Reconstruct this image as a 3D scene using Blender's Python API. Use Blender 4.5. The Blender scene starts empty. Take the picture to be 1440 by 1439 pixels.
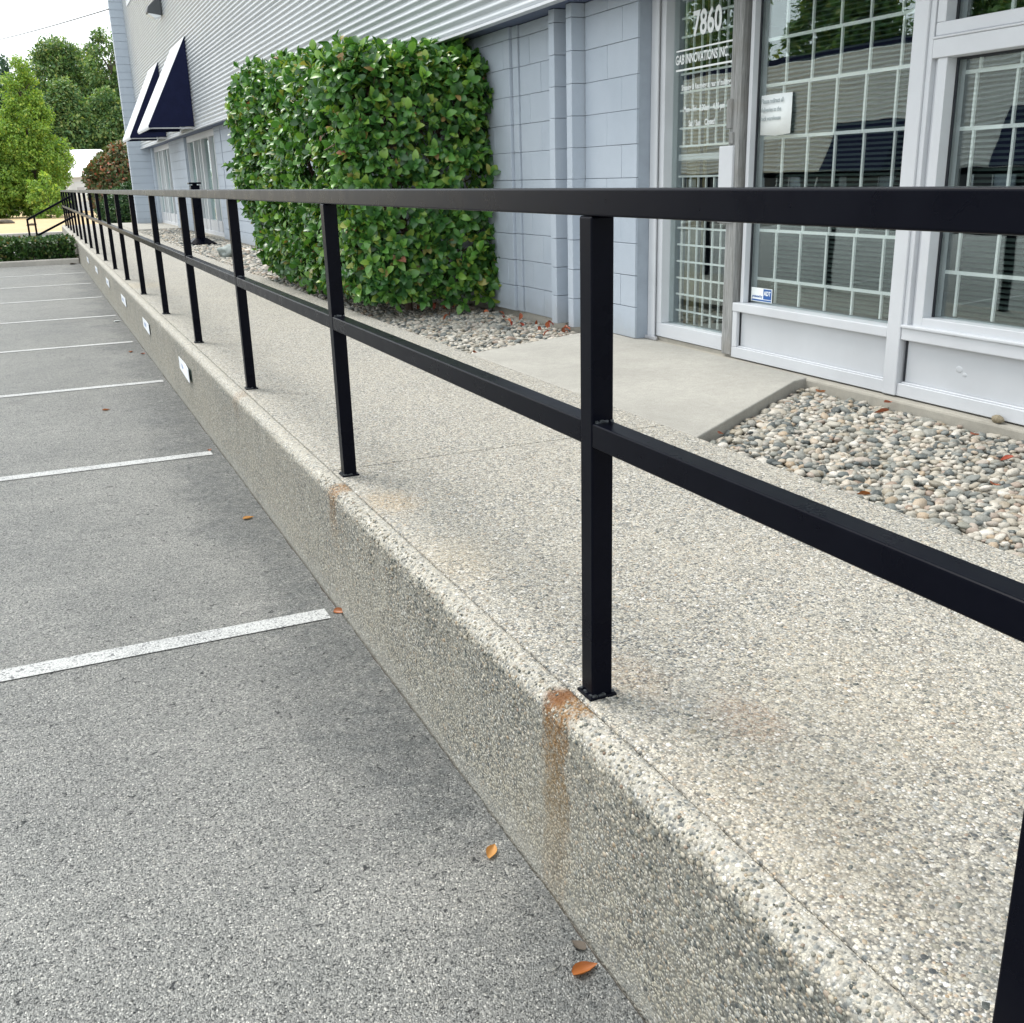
import bpy, bmesh, math, random
import numpy as np
from mathutils import Vector, Matrix, noise as mnoise

sc = bpy.context.scene
COL = sc.collection
rng = np.random.default_rng(7)
random.seed(7)
PI = math.pi

# ------------------------------------------------------------------ camera
cam_d = bpy.data.cameras.new('camera')
cam = bpy.data.objects.new('camera', cam_d)
COL.objects.link(cam)
cam_d.sensor_width = 36.0
cam_d.lens = 36.0 * 1446.37 / 1440.0
cam_d.clip_start = 0.05
cam_d.clip_end = 1500.0
CAM = Vector((-0.9651, -1.7781, 1.0944))
yaw, pitch, roll = 0.4157, 0.3144, -0.0273
fwd = Vector((math.sin(yaw) * math.cos(pitch), math.cos(yaw) * math.cos(pitch), -math.sin(pitch)))
rt = Vector((math.cos(yaw), -math.sin(yaw), 0))
up = rt.cross(fwd)
r2 = rt * math.cos(roll) + up * math.sin(roll)
u2 = -rt * math.sin(roll) + up * math.cos(roll)
m = Matrix((r2, u2, -fwd)).transposed().to_4x4()
m.translation = CAM
cam.matrix_world = m
sc.camera = cam

# ------------------------------------------------------------------ world, sun, exposure
SUN_EL, SUN_AZ = math.radians(60), math.radians(-24)      # azimuth from +Y towards +X
world = bpy.data.worlds.new('World')
sc.world = world
world.use_nodes = True
wn, wl = world.node_tree.nodes, world.node_tree.links
wn.clear()
w_out = wn.new('ShaderNodeOutputWorld')
w_bg = wn.new('ShaderNodeBackground')
sky = wn.new('ShaderNodeTexSky')
sky.sky_type = 'NISHITA'
sky.sun_disc = False
sky.sun_elevation = SUN_EL
sky.sun_rotation = SUN_AZ
sky.air_density = 1.0
sky.dust_density = 2.0
w_tc = wn.new('ShaderNodeTexCoord')
w_no = wn.new('ShaderNodeTexNoise')
w_no.inputs['Scale'].default_value = 2.2
w_no.inputs['Detail'].default_value = 5
w_rmp = wn.new('ShaderNodeMapRange')
w_rmp.inputs['From Min'].default_value = 0.3
w_rmp.inputs['From Max'].default_value = 0.7
w_rmp.inputs['To Min'].default_value = 0.80
w_rmp.inputs['To Max'].default_value = 0.97
w_mix = wn.new('ShaderNodeMix')
w_mix.data_type = 'RGBA'
w_mix.inputs[7].default_value = (9.5, 9.9, 10.15, 1)        # the overcast cloud sheet
wl.new(w_tc.outputs['Generated'], w_no.inputs['Vector'])
wl.new(w_no.outputs['Fac'], w_rmp.inputs['Value'])
wl.new(w_rmp.outputs['Result'], w_mix.inputs[0])
wl.new(sky.outputs['Color'], w_mix.inputs[6])
wl.new(w_mix.outputs[2], w_bg.inputs['Color'])
wl.new(w_bg.outputs['Background'], w_out.inputs['Surface'])
w_bg.inputs['Strength'].default_value = 0.088
sun_d = bpy.data.lights.new('sun', 'SUN')
sun = bpy.data.objects.new('sun', sun_d)
COL.objects.link(sun)
sun_d.energy = 1.5
sun_d.angle = math.radians(24)
sun_d.color = (1.0, 0.96, 0.9)
sdir = Vector((math.sin(SUN_AZ) * math.cos(SUN_EL), math.cos(SUN_AZ) * math.cos(SUN_EL), math.sin(SUN_EL)))
sun.rotation_euler = sdir.to_track_quat('Z', 'Y').to_euler()
sc.view_settings.view_transform = 'Standard'
sc.view_settings.look = 'None'
sc.view_settings.exposure = 1.2
sc.view_settings.gamma = 1.0
sc.view_settings.use_curve_mapping = False
try:
    sc.cycles.max_bounces = 8
    sc.cycles.transparent_max_bounces = 12
except Exception:
    pass

# ------------------------------------------------------------------ object helpers
def tag(o, label=None, cat=None, group=None, kind=None):
    if label: o['label'] = label
    if cat: o['category'] = cat
    if group: o['group'] = group
    if kind: o['kind'] = kind
    return o

def empty(name, loc=(0, 0, 0), label=None, cat=None, group=None, kind=None):
    o = bpy.data.objects.new(name, None)
    COL.objects.link(o)
    o.location = loc
    o.empty_display_size = 0.1
    return tag(o, label, cat, group, kind)

def link_mesh(name, me, parent=None, mat=None):
    o = bpy.data.objects.new(name, me)
    COL.objects.link(o)
    if mat is not None and not me.materials:
        me.materials.append(mat)
    if parent is not None:
        o.parent = parent
        o.matrix_parent_inverse = world_mat(parent).inverted()
    return o

def world_mat(o):
    mm = o.matrix_basis.copy()
    if o.parent is not None:
        mm = world_mat(o.parent) @ o.matrix_parent_inverse @ mm
    return mm

def np_mesh(name, V, F, smooth=False):
    """V (n,3); F (m,k) with a constant k, or a list of such arrays"""
    Fs = F if isinstance(F, list) else [F]
    me = bpy.data.meshes.new(name)
    V = np.asarray(V, dtype=np.float32)
    me.vertices.add(len(V))
    me.vertices.foreach_set('co', V.ravel())
    loops = np.concatenate([np.asarray(f, dtype=np.int32).ravel() for f in Fs])
    tot = np.concatenate([np.full(len(f), np.asarray(f).shape[1], dtype=np.int32) for f in Fs])
    start = np.concatenate([[0], np.cumsum(tot)[:-1]]).astype(np.int32)
    me.loops.add(len(loops))
    me.loops.foreach_set('vertex_index', loops)
    me.polygons.add(len(tot))
    me.polygons.foreach_set('loop_start', start)
    me.polygons.foreach_set('loop_total', tot)
    if smooth:
        me.polygons.foreach_set('use_smooth', np.ones(len(tot), dtype=bool))
    me.update(calc_edges=True)
    me.validate()
    return me

class MB:
    """collects boxes, prisms and tubes and links them as one mesh object"""
    def __init__(s):
        s.v, s.f = [], []
    def add(s, vs, fs):
        n = len(s.v)
        s.v += [tuple(v) for v in vs]
        s.f += [tuple(i + n for i in f) for f in fs]
        return s
    def box(s, x0, x1, y0, y1, z0, z1):
        vs = [(x0, y0, z0), (x1, y0, z0), (x1, y1, z0), (x0, y1, z0), (x0, y0, z1), (x1, y0, z1), (x1, y1, z1), (x0, y1, z1)]
        fs = [(3, 2, 1, 0), (4, 5, 6, 7), (0, 1, 5, 4), (1, 2, 6, 5), (2, 3, 7, 6), (3, 0, 4, 7)]
        return s.add(vs, fs)
    def prism(s, poly, axis, a, b):
        """poly: 2D outline; axis 'x','y','z' is the extrusion direction"""
        n = len(poly)
        def p(q, t):
            return {'x': (t, q[0], q[1]), 'y': (q[0], t, q[1]), 'z': (q[0], q[1], t)}[axis]
        vs = [p(q, a) for q in poly] + [p(q, b) for q in poly]
        fs = [tuple(range(n))[::-1], tuple(range(n, 2 * n))]
        fs += [(i, (i + 1) % n, n + (i + 1) % n, n + i) for i in range(n)]
        return s.add(vs, fs)
    def tube(s, pts, rad, n=8, caps=True):
        rings = []
        pts = [Vector(p) for p in pts]
        base = len(s.v)
        vs, fs = [], []
        for i, p in enumerate(pts):
            d = (pts[min(i + 1, len(pts) - 1)] - pts[max(i - 1, 0)]).normalized()
            a = d.cross(Vector((0, 0, 1)))
            if a.length < 1e-3: a = d.cross(Vector((1, 0, 0)))
            a.normalize()
            b = d.cross(a)
            r = rad[i] if isinstance(rad, (list, tuple)) else rad
            for k in range(n):
                t = 2 * PI * k / n
                vs.append(p + a * (math.cos(t) * r) + b * (math.sin(t) * r))
        for i in range(len(pts) - 1):
            for k in range(n):
                k2 = (k + 1) % n
                fs.append((i * n + k, i * n + k2, (i + 1) * n + k2, (i + 1) * n + k))
        if caps:
            fs.append(tuple(range(n))[::-1])
            fs.append(tuple((len(pts) - 1) * n + k for k in range(n)))
        return s.add(vs, fs)
    def bar(s, p, q, w, h=None):
        """square bar between two points (section w sideways, h upright)"""
        h = h or w
        p, q = Vector(p), Vector(q)
        d = (q - p).normalized()
        a = d.cross(Vector((0, 0, 1)))
        if a.length < 1e-3: a = Vector((1, 0, 0))
        a.normalize()
        b = a.cross(d)
        vs = []
        for e in (p, q):
            for sx, sy in ((-1, -1), (1, -1), (1, 1), (-1, 1)):
                vs.append(e + a * (sx * w / 2) + b * (sy * h / 2))
        fs = [(3, 2, 1, 0), (4, 5, 6, 7), (0, 1, 5, 4), (1, 2, 6, 5), (2, 3, 7, 6), (3, 0, 4, 7)]
        return s.add(vs, fs)
    def mesh(s, name):
        me = bpy.data.meshes.new(name)
        me.from_pydata([tuple(v) for v in s.v], [], s.f)
        bm = bmesh.new(); bm.from_mesh(me)
        bmesh.ops.recalc_face_normals(bm, faces=bm.faces)
        bm.to_mesh(me); bm.free()
        return me
    def build(s, name, mat, parent=None, bevel=0.0, smooth=False, segs=2):
        me = s.mesh(name)
        o = link_mesh(name, me, parent, mat)
        if bevel:
            bv = o.modifiers.new('bevel', 'BEVEL')
            bv.width = bevel; bv.segments = segs; bv.limit_method = 'ANGLE'
            bv.harden_normals = False
        if smooth:
            me.polygons.foreach_set('use_smooth', np.ones(len(me.polygons), dtype=bool))
        return o

def boxobj(name, mat, parent, x0, x1, y0, y1, z0, z1, bevel=0.0):
    return MB().box(x0, x1, y0, y1, z0, z1).build(name, mat, parent, bevel)

# ------------------------------------------------------------------ material helpers
class MT:
    def __init__(s, name):
        s.m = bpy.data.materials.new(name)
        s.m.use_nodes = True
        s.nt = s.m.node_tree
        s.nt.nodes.clear()
        s.out = s.n('ShaderNodeOutputMaterial')
        s.b = s.n('ShaderNodeBsdfPrincipled')
        s.l(s.b.outputs[0], s.out.inputs[0])
        tc = s.n('ShaderNodeTexCoord')
        s.obj = tc.outputs['Object']
    def n(s, t, **kw):
        x = s.nt.nodes.new(t)
        for k, v in kw.items(): setattr(x, k, v)
        return x
    def l(s, a, b): s.nt.links.new(a, b)
    def set(s, node, key, v):
        if hasattr(v, 'is_linked') or isinstance(v, bpy.types.NodeSocket): s.l(v, node.inputs[key])
        else: node.inputs[key].default_value = v
    def geo(s):
        return s.n('ShaderNodeNewGeometry')
    def pos(s):
        return s.geo().outputs['Position']
    def noise(s, scale, detail=4, rough=0.55, vec=None, dist=0.0):
        x = s.n('ShaderNodeTexNoise')
        x.inputs['Scale'].default_value = scale
        x.inputs['Detail'].default_value = detail
        x.inputs['Roughness'].default_value = rough
        x.inputs['Distortion'].default_value = dist
        s.l(vec or s.obj, x.inputs['Vector'])
        return x.outputs['Fac']
    def voro(s, scale, vec=None, feature='F1', rand=1.0):
        x = s.n('ShaderNodeTexVoronoi')
        x.feature = feature
        x.inputs['Scale'].default_value = scale
        x.inputs['Randomness'].default_value = rand
        s.l(vec or s.obj, x.inputs['Vector'])
        return x
    def ramp(s, fac, stops, interp='LINEAR'):
        x = s.n('ShaderNodeValToRGB')
        cr = x.color_ramp
        cr.interpolation = interp
        while len(cr.elements) < len(stops): cr.elements.new(0.5)
        for e, (p, c) in zip(cr.elements, stops):
            e.position = p
            e.color = (c, c, c, 1) if isinstance(c, (int, float)) else (*c[:3], 1)
        s.l(fac, x.inputs[0])
        return x.outputs[0]
    def mr(s, v, a, b, c=0.0, d=1.0, smooth=False):
        x = s.n('ShaderNodeMapRange')
        if smooth: x.interpolation_type = 'SMOOTHSTEP'
        s.l(v, x.inputs['Value'])
        for k, q in zip(('From Min', 'From Max', 'To Min', 'To Max'), (a, b, c, d)): x.inputs[k].default_value = q
        return x.outputs['Result']
    def math(s, op, a, b=0.0, c=None):
        x = s.n('ShaderNodeMath', operation=op)
        s.set(x, 0, a); s.set(x, 1, b)
        if c is not None: s.set(x, 2, c)
        return x.outputs[0]
    def mix(s, fac, a, b, blend='MIX'):
        x = s.n('ShaderNodeMix')
        x.data_type = 'RGBA'; x.blend_type = blend
        def put(i, v):
            if isinstance(v, bpy.types.NodeSocket): s.l(v, x.inputs[i])
            elif isinstance(v, (int, float)): x.inputs[i].default_value = v if i == 0 else (v, v, v, 1)
            else: x.inputs[i].default_value = (*v[:3], 1)
        put(0, fac); put(6, a); put(7, b)
        return x.outputs[2]
    def sep(s, v):
        x = s.n('ShaderNodeSeparateXYZ')
        s.l(v, x.inputs[0])
        return x.outputs
    def bump(s, h, strength=0.5, dist=0.01, nrm=None):
        x = s.n('ShaderNodeBump')
        x.inputs['Strength'].default_value = strength
        x.inputs['Distance'].default_value = dist
        s.l(h, x.inputs['Height'])
        if nrm is not None: s.l(nrm, x.inputs['Normal'])
        return x.outputs[0]
    def done(s, col=None, rough=0.6, normal=None, spec=0.5, metal=0.0, **kw):
        if col is not None: s.set(s.b, 'Base Color', col if isinstance(col, bpy.types.NodeSocket) else (*col[:3], 1))
        s.set(s.b, 'Roughness', rough)
        s.b.inputs['Specular IOR Level'].default_value = spec
        s.b.inputs['Metallic'].default_value = metal
        if normal is not None: s.l(normal, s.b.inputs['Normal'])
        for k, v in kw.items(): s.set(s.b, k, v)
        return s.m

def plain(name, col, rough=0.5, var=0.06, scale=6.0, bump=0.0, bscale=60.0, spec=0.5, metal=0.0, **kw):
    t = MT(name)
    f = t.noise(scale, 5)
    c = t.mix(t.mr(f, 0.3, 0.7), tuple(v * (1 - var) for v in col), tuple(min(1, v * (1 + var)) for v in col))
    nrm = t.bump(t.noise(bscale, 3), bump, 0.003) if bump else None
    r = t.mr(t.noise(scale * 3, 3), 0.3, 0.7, max(0.02, rough - 0.06), min(1, rough + 0.06))
    return t.done(c, r, nrm, spec, metal, **kw)

def smask(t, v, a0, a1, b1, b0):
    """1 between a1 and b1, easing to 0 at a0 and b0"""
    return t.math('MULTIPLY', t.mr(v, a0, a1, 0, 1, True), t.mr(v, b1, b0, 1, 0, True))

STONES = [(0.0, (0.035, 0.045, 0.055)), (0.12, (0.10, 0.12, 0.13)), (0.22, (0.30, 0.285, 0.25)), (0.34, (0.50, 0.46, 0.37)), (0.48, (0.58, 0.55, 0.47)),
          (0.60, (0.40, 0.38, 0.32)), (0.72, (0.66, 0.645, 0.60)), (0.82, (0.20, 0.22, 0.22)), (0.89, (0.44, 0.34, 0.24)), (0.95, (0.74, 0.735, 0.71)), (1.0, (0.08, 0.10, 0.115))]

def aggregate(name, face=False):
    """washed pebble concrete: the slab top (face=False) or the coarser, greyer wall face"""
    t = MT(name)
    pos = t.pos()
    warp = t.n('ShaderNodeVectorMath', operation='ADD')
    nz = t.n('ShaderNodeTexNoise'); nz.inputs['Scale'].default_value = 70; nz.inputs['Detail'].default_value = 2
    t.l(pos, nz.inputs['Vector'])
    sc_ = t.n('ShaderNodeVectorMath', operation='SCALE'); sc_.inputs['Scale'].default_value = 0.006
    t.l(nz.outputs['Color'], sc_.inputs[0]); t.l(pos, warp.inputs[0]); t.l(sc_.outputs[0], warp.inputs[1])
    v = warp.outputs[0]
    v1 = t.voro(150, v); v2 = t.voro(78, v)
    sx1 = t.n('ShaderNodeSeparateColor'); t.l(v1.outputs['Color'], sx1.inputs[0])
    sx2 = t.n('ShaderNodeSeparateColor'); t.l(v2.outputs['Color'], sx2.inputs[0])
    c1 = t.ramp(sx1.outputs[0], STONES)
    c2 = t.ramp(sx2.outputs[1], STONES)
    big = t.math('MULTIPLY', t.math('GREATER_THAN', sx2.outputs[0], 0.62 if face else 0.72), t.mr(v2.outputs['Distance'], 0.42, 0.5, 1, 0))
    stone = t.mix(big, c1, c2)
    d = t.mix(big, t.mr(v1.outputs['Distance'], 0.0, 0.62), t.mr(v2.outputs['Distance'], 0.0, 0.6))
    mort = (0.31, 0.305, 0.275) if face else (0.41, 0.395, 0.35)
    ed = t.mr(d, 0.62, 0.95)
    c = t.mix(t.math('MULTIPLY', ed, 0.75), stone, mort)
    crev_shade = t.math('MULTIPLY', t.mr(d, 0.74, 0.98), t.mr(t.noise(48, 3, 0.6, v), 0.38, 0.60, 0.15, 1.0))
    c = t.mix(t.math('MULTIPLY', crev_shade, 0.85), c, (0.06, 0.062, 0.06))  # shade in the crevices between pebbles, put into the colour
    pit = t.mr(t.noise(330, 2, 0.5, v), 0.60, 0.70)
    c = t.mix(t.math('MULTIPLY', pit, 0.6 if not face else 0.7), c, (0.10, 0.105, 0.10))
    lo = t.noise(1.3, 5, 0.6, pos)
    hi = t.noise(6, 5, 0.6, pos)
    c = t.mix(t.mr(lo, 0.35, 0.7, 0.0, 0.2), c, (0.50, 0.45, 0.36))
    c = t.mix(t.mr(hi, 0.45, 0.75, 0.0, 0.35), c, (0.36, 0.35, 0.31))
    s = t.sep(pos)
    X, Y, Z = s[0], s[1], s[2]
    wob = t.math('MULTIPLY_ADD', t.noise(16, 4, 0.6, pos), 0.09, -0.045)
    Yw = t.math('ADD', t.math('ADD', Y, wob), t.math('MULTIPLY_ADD', t.noise(85, 3, 0.7, pos), 0.07, -0.035))
    if face:
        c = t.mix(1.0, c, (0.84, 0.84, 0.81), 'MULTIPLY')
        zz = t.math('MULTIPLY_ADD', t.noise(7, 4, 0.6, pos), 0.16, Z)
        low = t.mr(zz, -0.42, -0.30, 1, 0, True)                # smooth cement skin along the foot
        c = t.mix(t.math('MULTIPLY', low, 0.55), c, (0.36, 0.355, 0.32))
        moss = t.mr(t.noise(3.1, 5, 0.65, pos), 0.5, 0.72)
        c = t.mix(t.math('MULTIPLY', moss, 0.28), c, (0.24, 0.225, 0.18))
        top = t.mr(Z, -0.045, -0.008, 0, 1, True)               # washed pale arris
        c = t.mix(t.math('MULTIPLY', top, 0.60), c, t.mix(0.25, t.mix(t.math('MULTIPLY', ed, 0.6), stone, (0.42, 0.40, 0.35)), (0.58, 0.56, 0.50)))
        rust = t.math('MULTIPLY', smask(t, Yw, -0.070, -0.035, 0.045, 0.085), t.mr(Z, -0.44, -0.02, 0.30, 1.0, True))
        rust2 = t.math('MULTIPLY', smask(t, Yw, 1.80, 1.85, 1.90, 1.97), t.mr(Z, -0.28, -0.01, 0.0, 1.0, True))
        rust3 = t.math('MULTIPLY', smask(t, Yw, 3.80, 3.88, 3.95, 4.06), t.mr(Z, -0.2, -0.01, 0.0, 0.4, True))
        rust = t.math('MAXIMUM', t.math('MAXIMUM', rust, rust2), rust3)
        br = t.mr(t.noise(95, 4, 0.75, pos), 0.40, 0.56, 0.22, 1.0)
        rust = t.math('MULTIPLY', rust, br)
        rc = t.mix(t.mr(Z, -0.20, -0.02), (0.125, 0.085, 0.03), (0.125, 0.045, 0.008))
        c = t.mix(t.math('MULTIPLY', rust, 0.95), c, t.mix(0.5, rc, t.mix(1.0, c, (0.85, 0.52, 0.20), 'MULTIPLY')))
        # orange lip beside the foot plate
        dx = t.math('SUBTRACT', X, -0.055); dy = t.math('SUBTRACT', Y, 0.045)
        rr = t.math('SQRT', t.math('ADD', t.math('MULTIPLY', dx, dx), t.math('MULTIPLY', dy, dy)))
        lip = t.math('MULTIPLY', t.mr(t.math('ADD', rr, t.math('MULTIPLY', wob, 0.7)), 0.015, 0.055, 0.9, 0.0, True), t.mr(Z, -0.05, -0.015, 0.0, 1.0, True))
        c = t.mix(lip, c, (0.15, 0.058, 0.014))
    else:
        # rust blooms on the slab beside posts and along the joint
        def bloom(cx, cy, r, k, col):
            nonlocal c
            dx = t.math('SUBTRACT', X, cx); dy = t.math('SUBTRACT', Y, cy)
            rr = t.math('SQRT', t.math('ADD', t.math('MULTIPLY', dx, dx), t.math('MULTIPLY', t.math('MULTIPLY', dy, dy), 0.45)))
            msk = t.mr(t.math('ADD', rr, t.math('MULTIPLY', wob, 1.4)), r * 0.2, r, k, 0.0, True)
            c = t.mix(t.math('MULTIPLY', msk, t.mr(t.noise(110, 4, 0.7, pos), 0.42, 0.58, 0.05, 1)), c, col)
        bloom(0.25, -0.22, 0.11, 0.5, (0.30, 0.19, 0.12))
        bloom(0.13, 0.06, 0.12, 0.3, (0.42, 0.27, 0.14))
        bloom(0.06, 1.62, 0.14, 0.5, (0.46, 0.31, 0.15))
        bloom(0.05, 0.95, 0.2, 0.22, (0.48, 0.36, 0.19))
        bloom(0.10, -0.55, 0.3, 0.2, (0.50, 0.38, 0.22))
        bloom(0.1, 11.2, 0.4, 0.4, (0.48, 0.38, 0.22))
        bloom(0.55, -0.3, 0.4, 0.12, (0.52, 0.42, 0.26))
    h = t.math('SUBTRACT', t.math('SUBTRACT', 1.0, d), t.math('MULTIPLY', pit, 0.5))
    nrm = t.bump(h, 0.75, 0.0045)
    return t.done(c, t.mr(hi, 0.3, 0.7, 0.62, 0.85), nrm, 0.35)

def asphalt_mat():
    t = MT('asphalt')
    pos = t.pos()
    v1 = t.voro(235, pos); v2 = t.voro(120, pos)
    s1 = t.n('ShaderNodeSeparateColor'); t.l(v1.outputs['Color'], s1.inputs[0])
    s2 = t.n('ShaderNodeSeparateColor'); t.l(v2.outputs['Color'], s2.inputs[0])
    c = t.ramp(s1.outputs[0], [(0, (0.08, 0.086, 0.09)), (0.14, (0.23, 0.237, 0.238)), (0.55, (0.31, 0.317, 0.315)), (0.9, (0.41, 0.415, 0.41)), (1.0, (0.68, 0.68, 0.66))])
    big = t.math('MULTIPLY', t.math('GREATER_THAN', s2.outputs[0], 0.8), t.mr(v2.outputs['Distance'], 0.35, 0.45, 1, 0))
    c = t.mix(big, c, t.ramp(s2.outputs[1], [(0, (0.09, 0.10, 0.105)), (0.5, (0.31, 0.312, 0.305)), (1, (0.58, 0.57, 0.54))]))
    pit = t.mr(t.noise(120, 3, 0.6, pos), 0.57, 0.68)
    c = t.mix(t.math('MULTIPLY', pit, 0.8), c, (0.03, 0.035, 0.04))
    hole = t.mr(t.noise(46, 4, 0.62, pos, 0.8), 0.625, 0.67)
    c = t.mix(t.math('MULTIPLY', hole, 0.85), c, (0.02, 0.024, 0.03))
    lo = t.noise(0.9, 6, 0.65, pos)
    c = t.mix(t.mr(lo, 0.3, 0.7), t.mix(1.0, c, (0.98, 0.98, 0.96), 'MULTIPLY'), t.mix(1.0, c, (1.30, 1.285, 1.24), 'MULTIPLY'))
    md = t.noise(5.5, 5, 0.65, pos)
    c = t.mix(t.mr(md, 0.42, 0.7, 0, 0.35), c, t.mix(1.0, c, (0.66, 0.69, 0.70), 'MULTIPLY'))
    s = t.sep(pos)
    # damp stain plus wall-foot shade, both in the colour, following the wall raggedly
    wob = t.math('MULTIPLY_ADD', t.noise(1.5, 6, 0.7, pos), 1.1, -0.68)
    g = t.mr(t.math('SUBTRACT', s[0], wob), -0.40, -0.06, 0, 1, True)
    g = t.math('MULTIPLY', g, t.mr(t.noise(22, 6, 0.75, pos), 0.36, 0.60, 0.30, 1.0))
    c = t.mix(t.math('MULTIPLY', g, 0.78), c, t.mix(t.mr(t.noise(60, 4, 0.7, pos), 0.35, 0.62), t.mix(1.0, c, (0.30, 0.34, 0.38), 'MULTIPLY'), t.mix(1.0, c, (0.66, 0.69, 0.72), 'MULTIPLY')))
    # oil spots
    oil = t.mr(t.noise(0.55, 3, 0.5, pos), 0.66, 0.78)
    c = t.mix(t.math('MULTIPLY', oil, 0.35), c, (0.07, 0.07, 0.07))
    h = t.math('SUBTRACT', t.math('SUBTRACT', 1.0, t.mr(v1.outputs['Distance'], 0, 0.6)), t.math('MULTIPLY', pit, 1.1))
    h = t.math('ADD', h, t.math('MULTIPLY', big, 0.3))
    h = t.math('SUBTRACT', h, t.math('MULTIPLY', hole, 1.5))
    nrm = t.bump(h, 0.6, 0.004)
    return t.done(c, t.mr(lo, 0.3, 0.7, 0.6, 0.78), nrm, 0.4)

def line_paint():
    t = MT('line_paint')
    pos = t.pos()
    w = t.mr(t.noise(150, 4, 0.7, pos), 0.42, 0.56)
    w2 = t.mr(t.noise(5, 4, 0.6, pos), 0.45, 0.8)
    c = t.mix(t.math('MINIMUM', t.math('MULTIPLY', w, t.math('ADD', 0.65, w2)), 1.0), (0.50, 0.515, 0.505), (0.23, 0.235, 0.235))
    c = t.mix(t.math('MULTIPLY', t.mr(t.noise(120, 3, 0.6, pos), 0.55, 0.63), 0.8), c, (0.07, 0.075, 0.08))
    c = t.mix(t.math('MULTIPLY', t.mr(t.noise(46, 4, 0.62, pos, 0.8), 0.60, 0.64), 0.85), c, (0.06, 0.065, 0.07))
    nrm = t.bump(t.noise(150, 3, 0.6, pos), 0.6, 0.003)
    return t.done(c, 0.6, nrm, 0.4)

def concrete_mat(name, col=(0.42, 0.40, 0.35), grain=1.0):
    t = MT(name)
    pos = t.pos()
    a = t.noise(1.6, 6, 0.65, pos); b = t.noise(18, 6, 0.7, pos); f = t.noise(260, 3, 0.6, pos)
    c = t.mix(t.mr(a, 0.3, 0.7), tuple(v * 0.86 for v in col), tuple(v * 1.14 for v in col))
    c = t.mix(t.mr(b, 0.4, 0.75, 0, 0.4), c, tuple(v * 0.62 for v in col))
    c = t.mix(t.mr(f, 0.52, 0.68, 0, 0.55 * grain), c, tuple(v * 0.5 for v in col))
    nrm = t.bump(t.math('ADD', t.math('MULTIPLY', f, 0.7), b), 0.5 * grain, 0.004)
    return t.done(c, 0.82, nrm, 0.3)

def black_paint():
    t = MT('black_paint')
    n2 = t.noise(9, 4)
    c = t.mix(t.mr(n2, 0.3, 0.7), (0.0014, 0.0018, 0.0050), (0.0024, 0.0030, 0.0068))
    return t.done(c, t.mr(n2, 0.3, 0.7, 0.25, 0.33), None, 0.075)

def leaf_mat(name, stops, trans=0.25, rough=0.38, spec=0.45):
    t = MT(name)
    g = t.geo()
    oi = t.n('ShaderNodeObjectInfo')
    f = t.math('FRACT', t.math('ADD', g.outputs['Random Per Island'], t.math('MULTIPLY', oi.outputs['Random'], 3.7)))
    c = t.ramp(f, stops)
    pn = t.noise(1.1, 4, 0.6, g.outputs['Position'])
    c = t.mix(t.mr(pn, 0.35, 0.7, 0, 0.5), c, t.mix(1.0, c, (1.35, 1.15, 0.6), 'MULTIPLY'))
    t.set(t.b, 'Base Color', c)
    t.b.inputs['Roughness'].default_value = rough
    t.b.inputs['Specular IOR Level'].default_value = spec
    tr = t.n('ShaderNodeBsdfTranslucent')
    t.l(t.mix(1.0, c, (1.5, 1.5, 0.7), 'MULTIPLY'), tr.inputs['Color'])
    mx = t.n('ShaderNodeMixShader')
    mx.inputs[0].default_value = trans
    t.l(t.b.outputs[0], mx.inputs[1]); t.l(tr.outputs[0], mx.inputs[2])
    t.l(mx.outputs[0], t.out.inputs[0])
    return t.m

def stone_mat(name, k=1.0, tan=False):
    t = MT(name)
    g = t.geo()
    oi = t.n('ShaderNodeObjectInfo')
    f = t.math('FRACT', t.math('ADD', g.outputs['Random Per Island'], t.math('MULTIPLY', oi.outputs['Random'], 5.3)))
    c = t.ramp(f, [(0.0, (0.09, 0.11, 0.12)), (0.12, (0.22, 0.255, 0.265)), (0.24, (0.36, 0.375, 0.36)), (0.36, (0.50, 0.49, 0.44)), (0.48, (0.74, 0.73, 0.69)),
                   (0.60, (0.42, 0.39, 0.32)), (0.70, (0.82, 0.82, 0.80)), (0.80, (0.52, 0.42, 0.31)), (0.87, (0.30, 0.34, 0.33)), (0.94, (0.55, 0.50, 0.46)), (1.0, (0.36, 0.27, 0.22))])
    c = t.mix(1.0, c, (k * (1.04 if tan else 1.03), k * 0.985, k * (0.86 if tan else 0.91)), 'MULTIPLY')
    pos = g.outputs['Position']
    sp = t.noise(220, 3, 0.65, pos)
    c = t.mix(t.mr(sp, 0.52, 0.66, 0, 0.55), c, t.mix(1.0, c, (0.35, 0.35, 0.37), 'MULTIPLY'))
    c = t.mix(t.mr(t.noise(60, 4, 0.6, pos), 0.5, 0.75, 0, 0.3), c, (0.60, 0.58, 0.53))
    return t.done(c, 0.62, t.bump(sp, 0.25, 0.002), 0.35)

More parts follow.
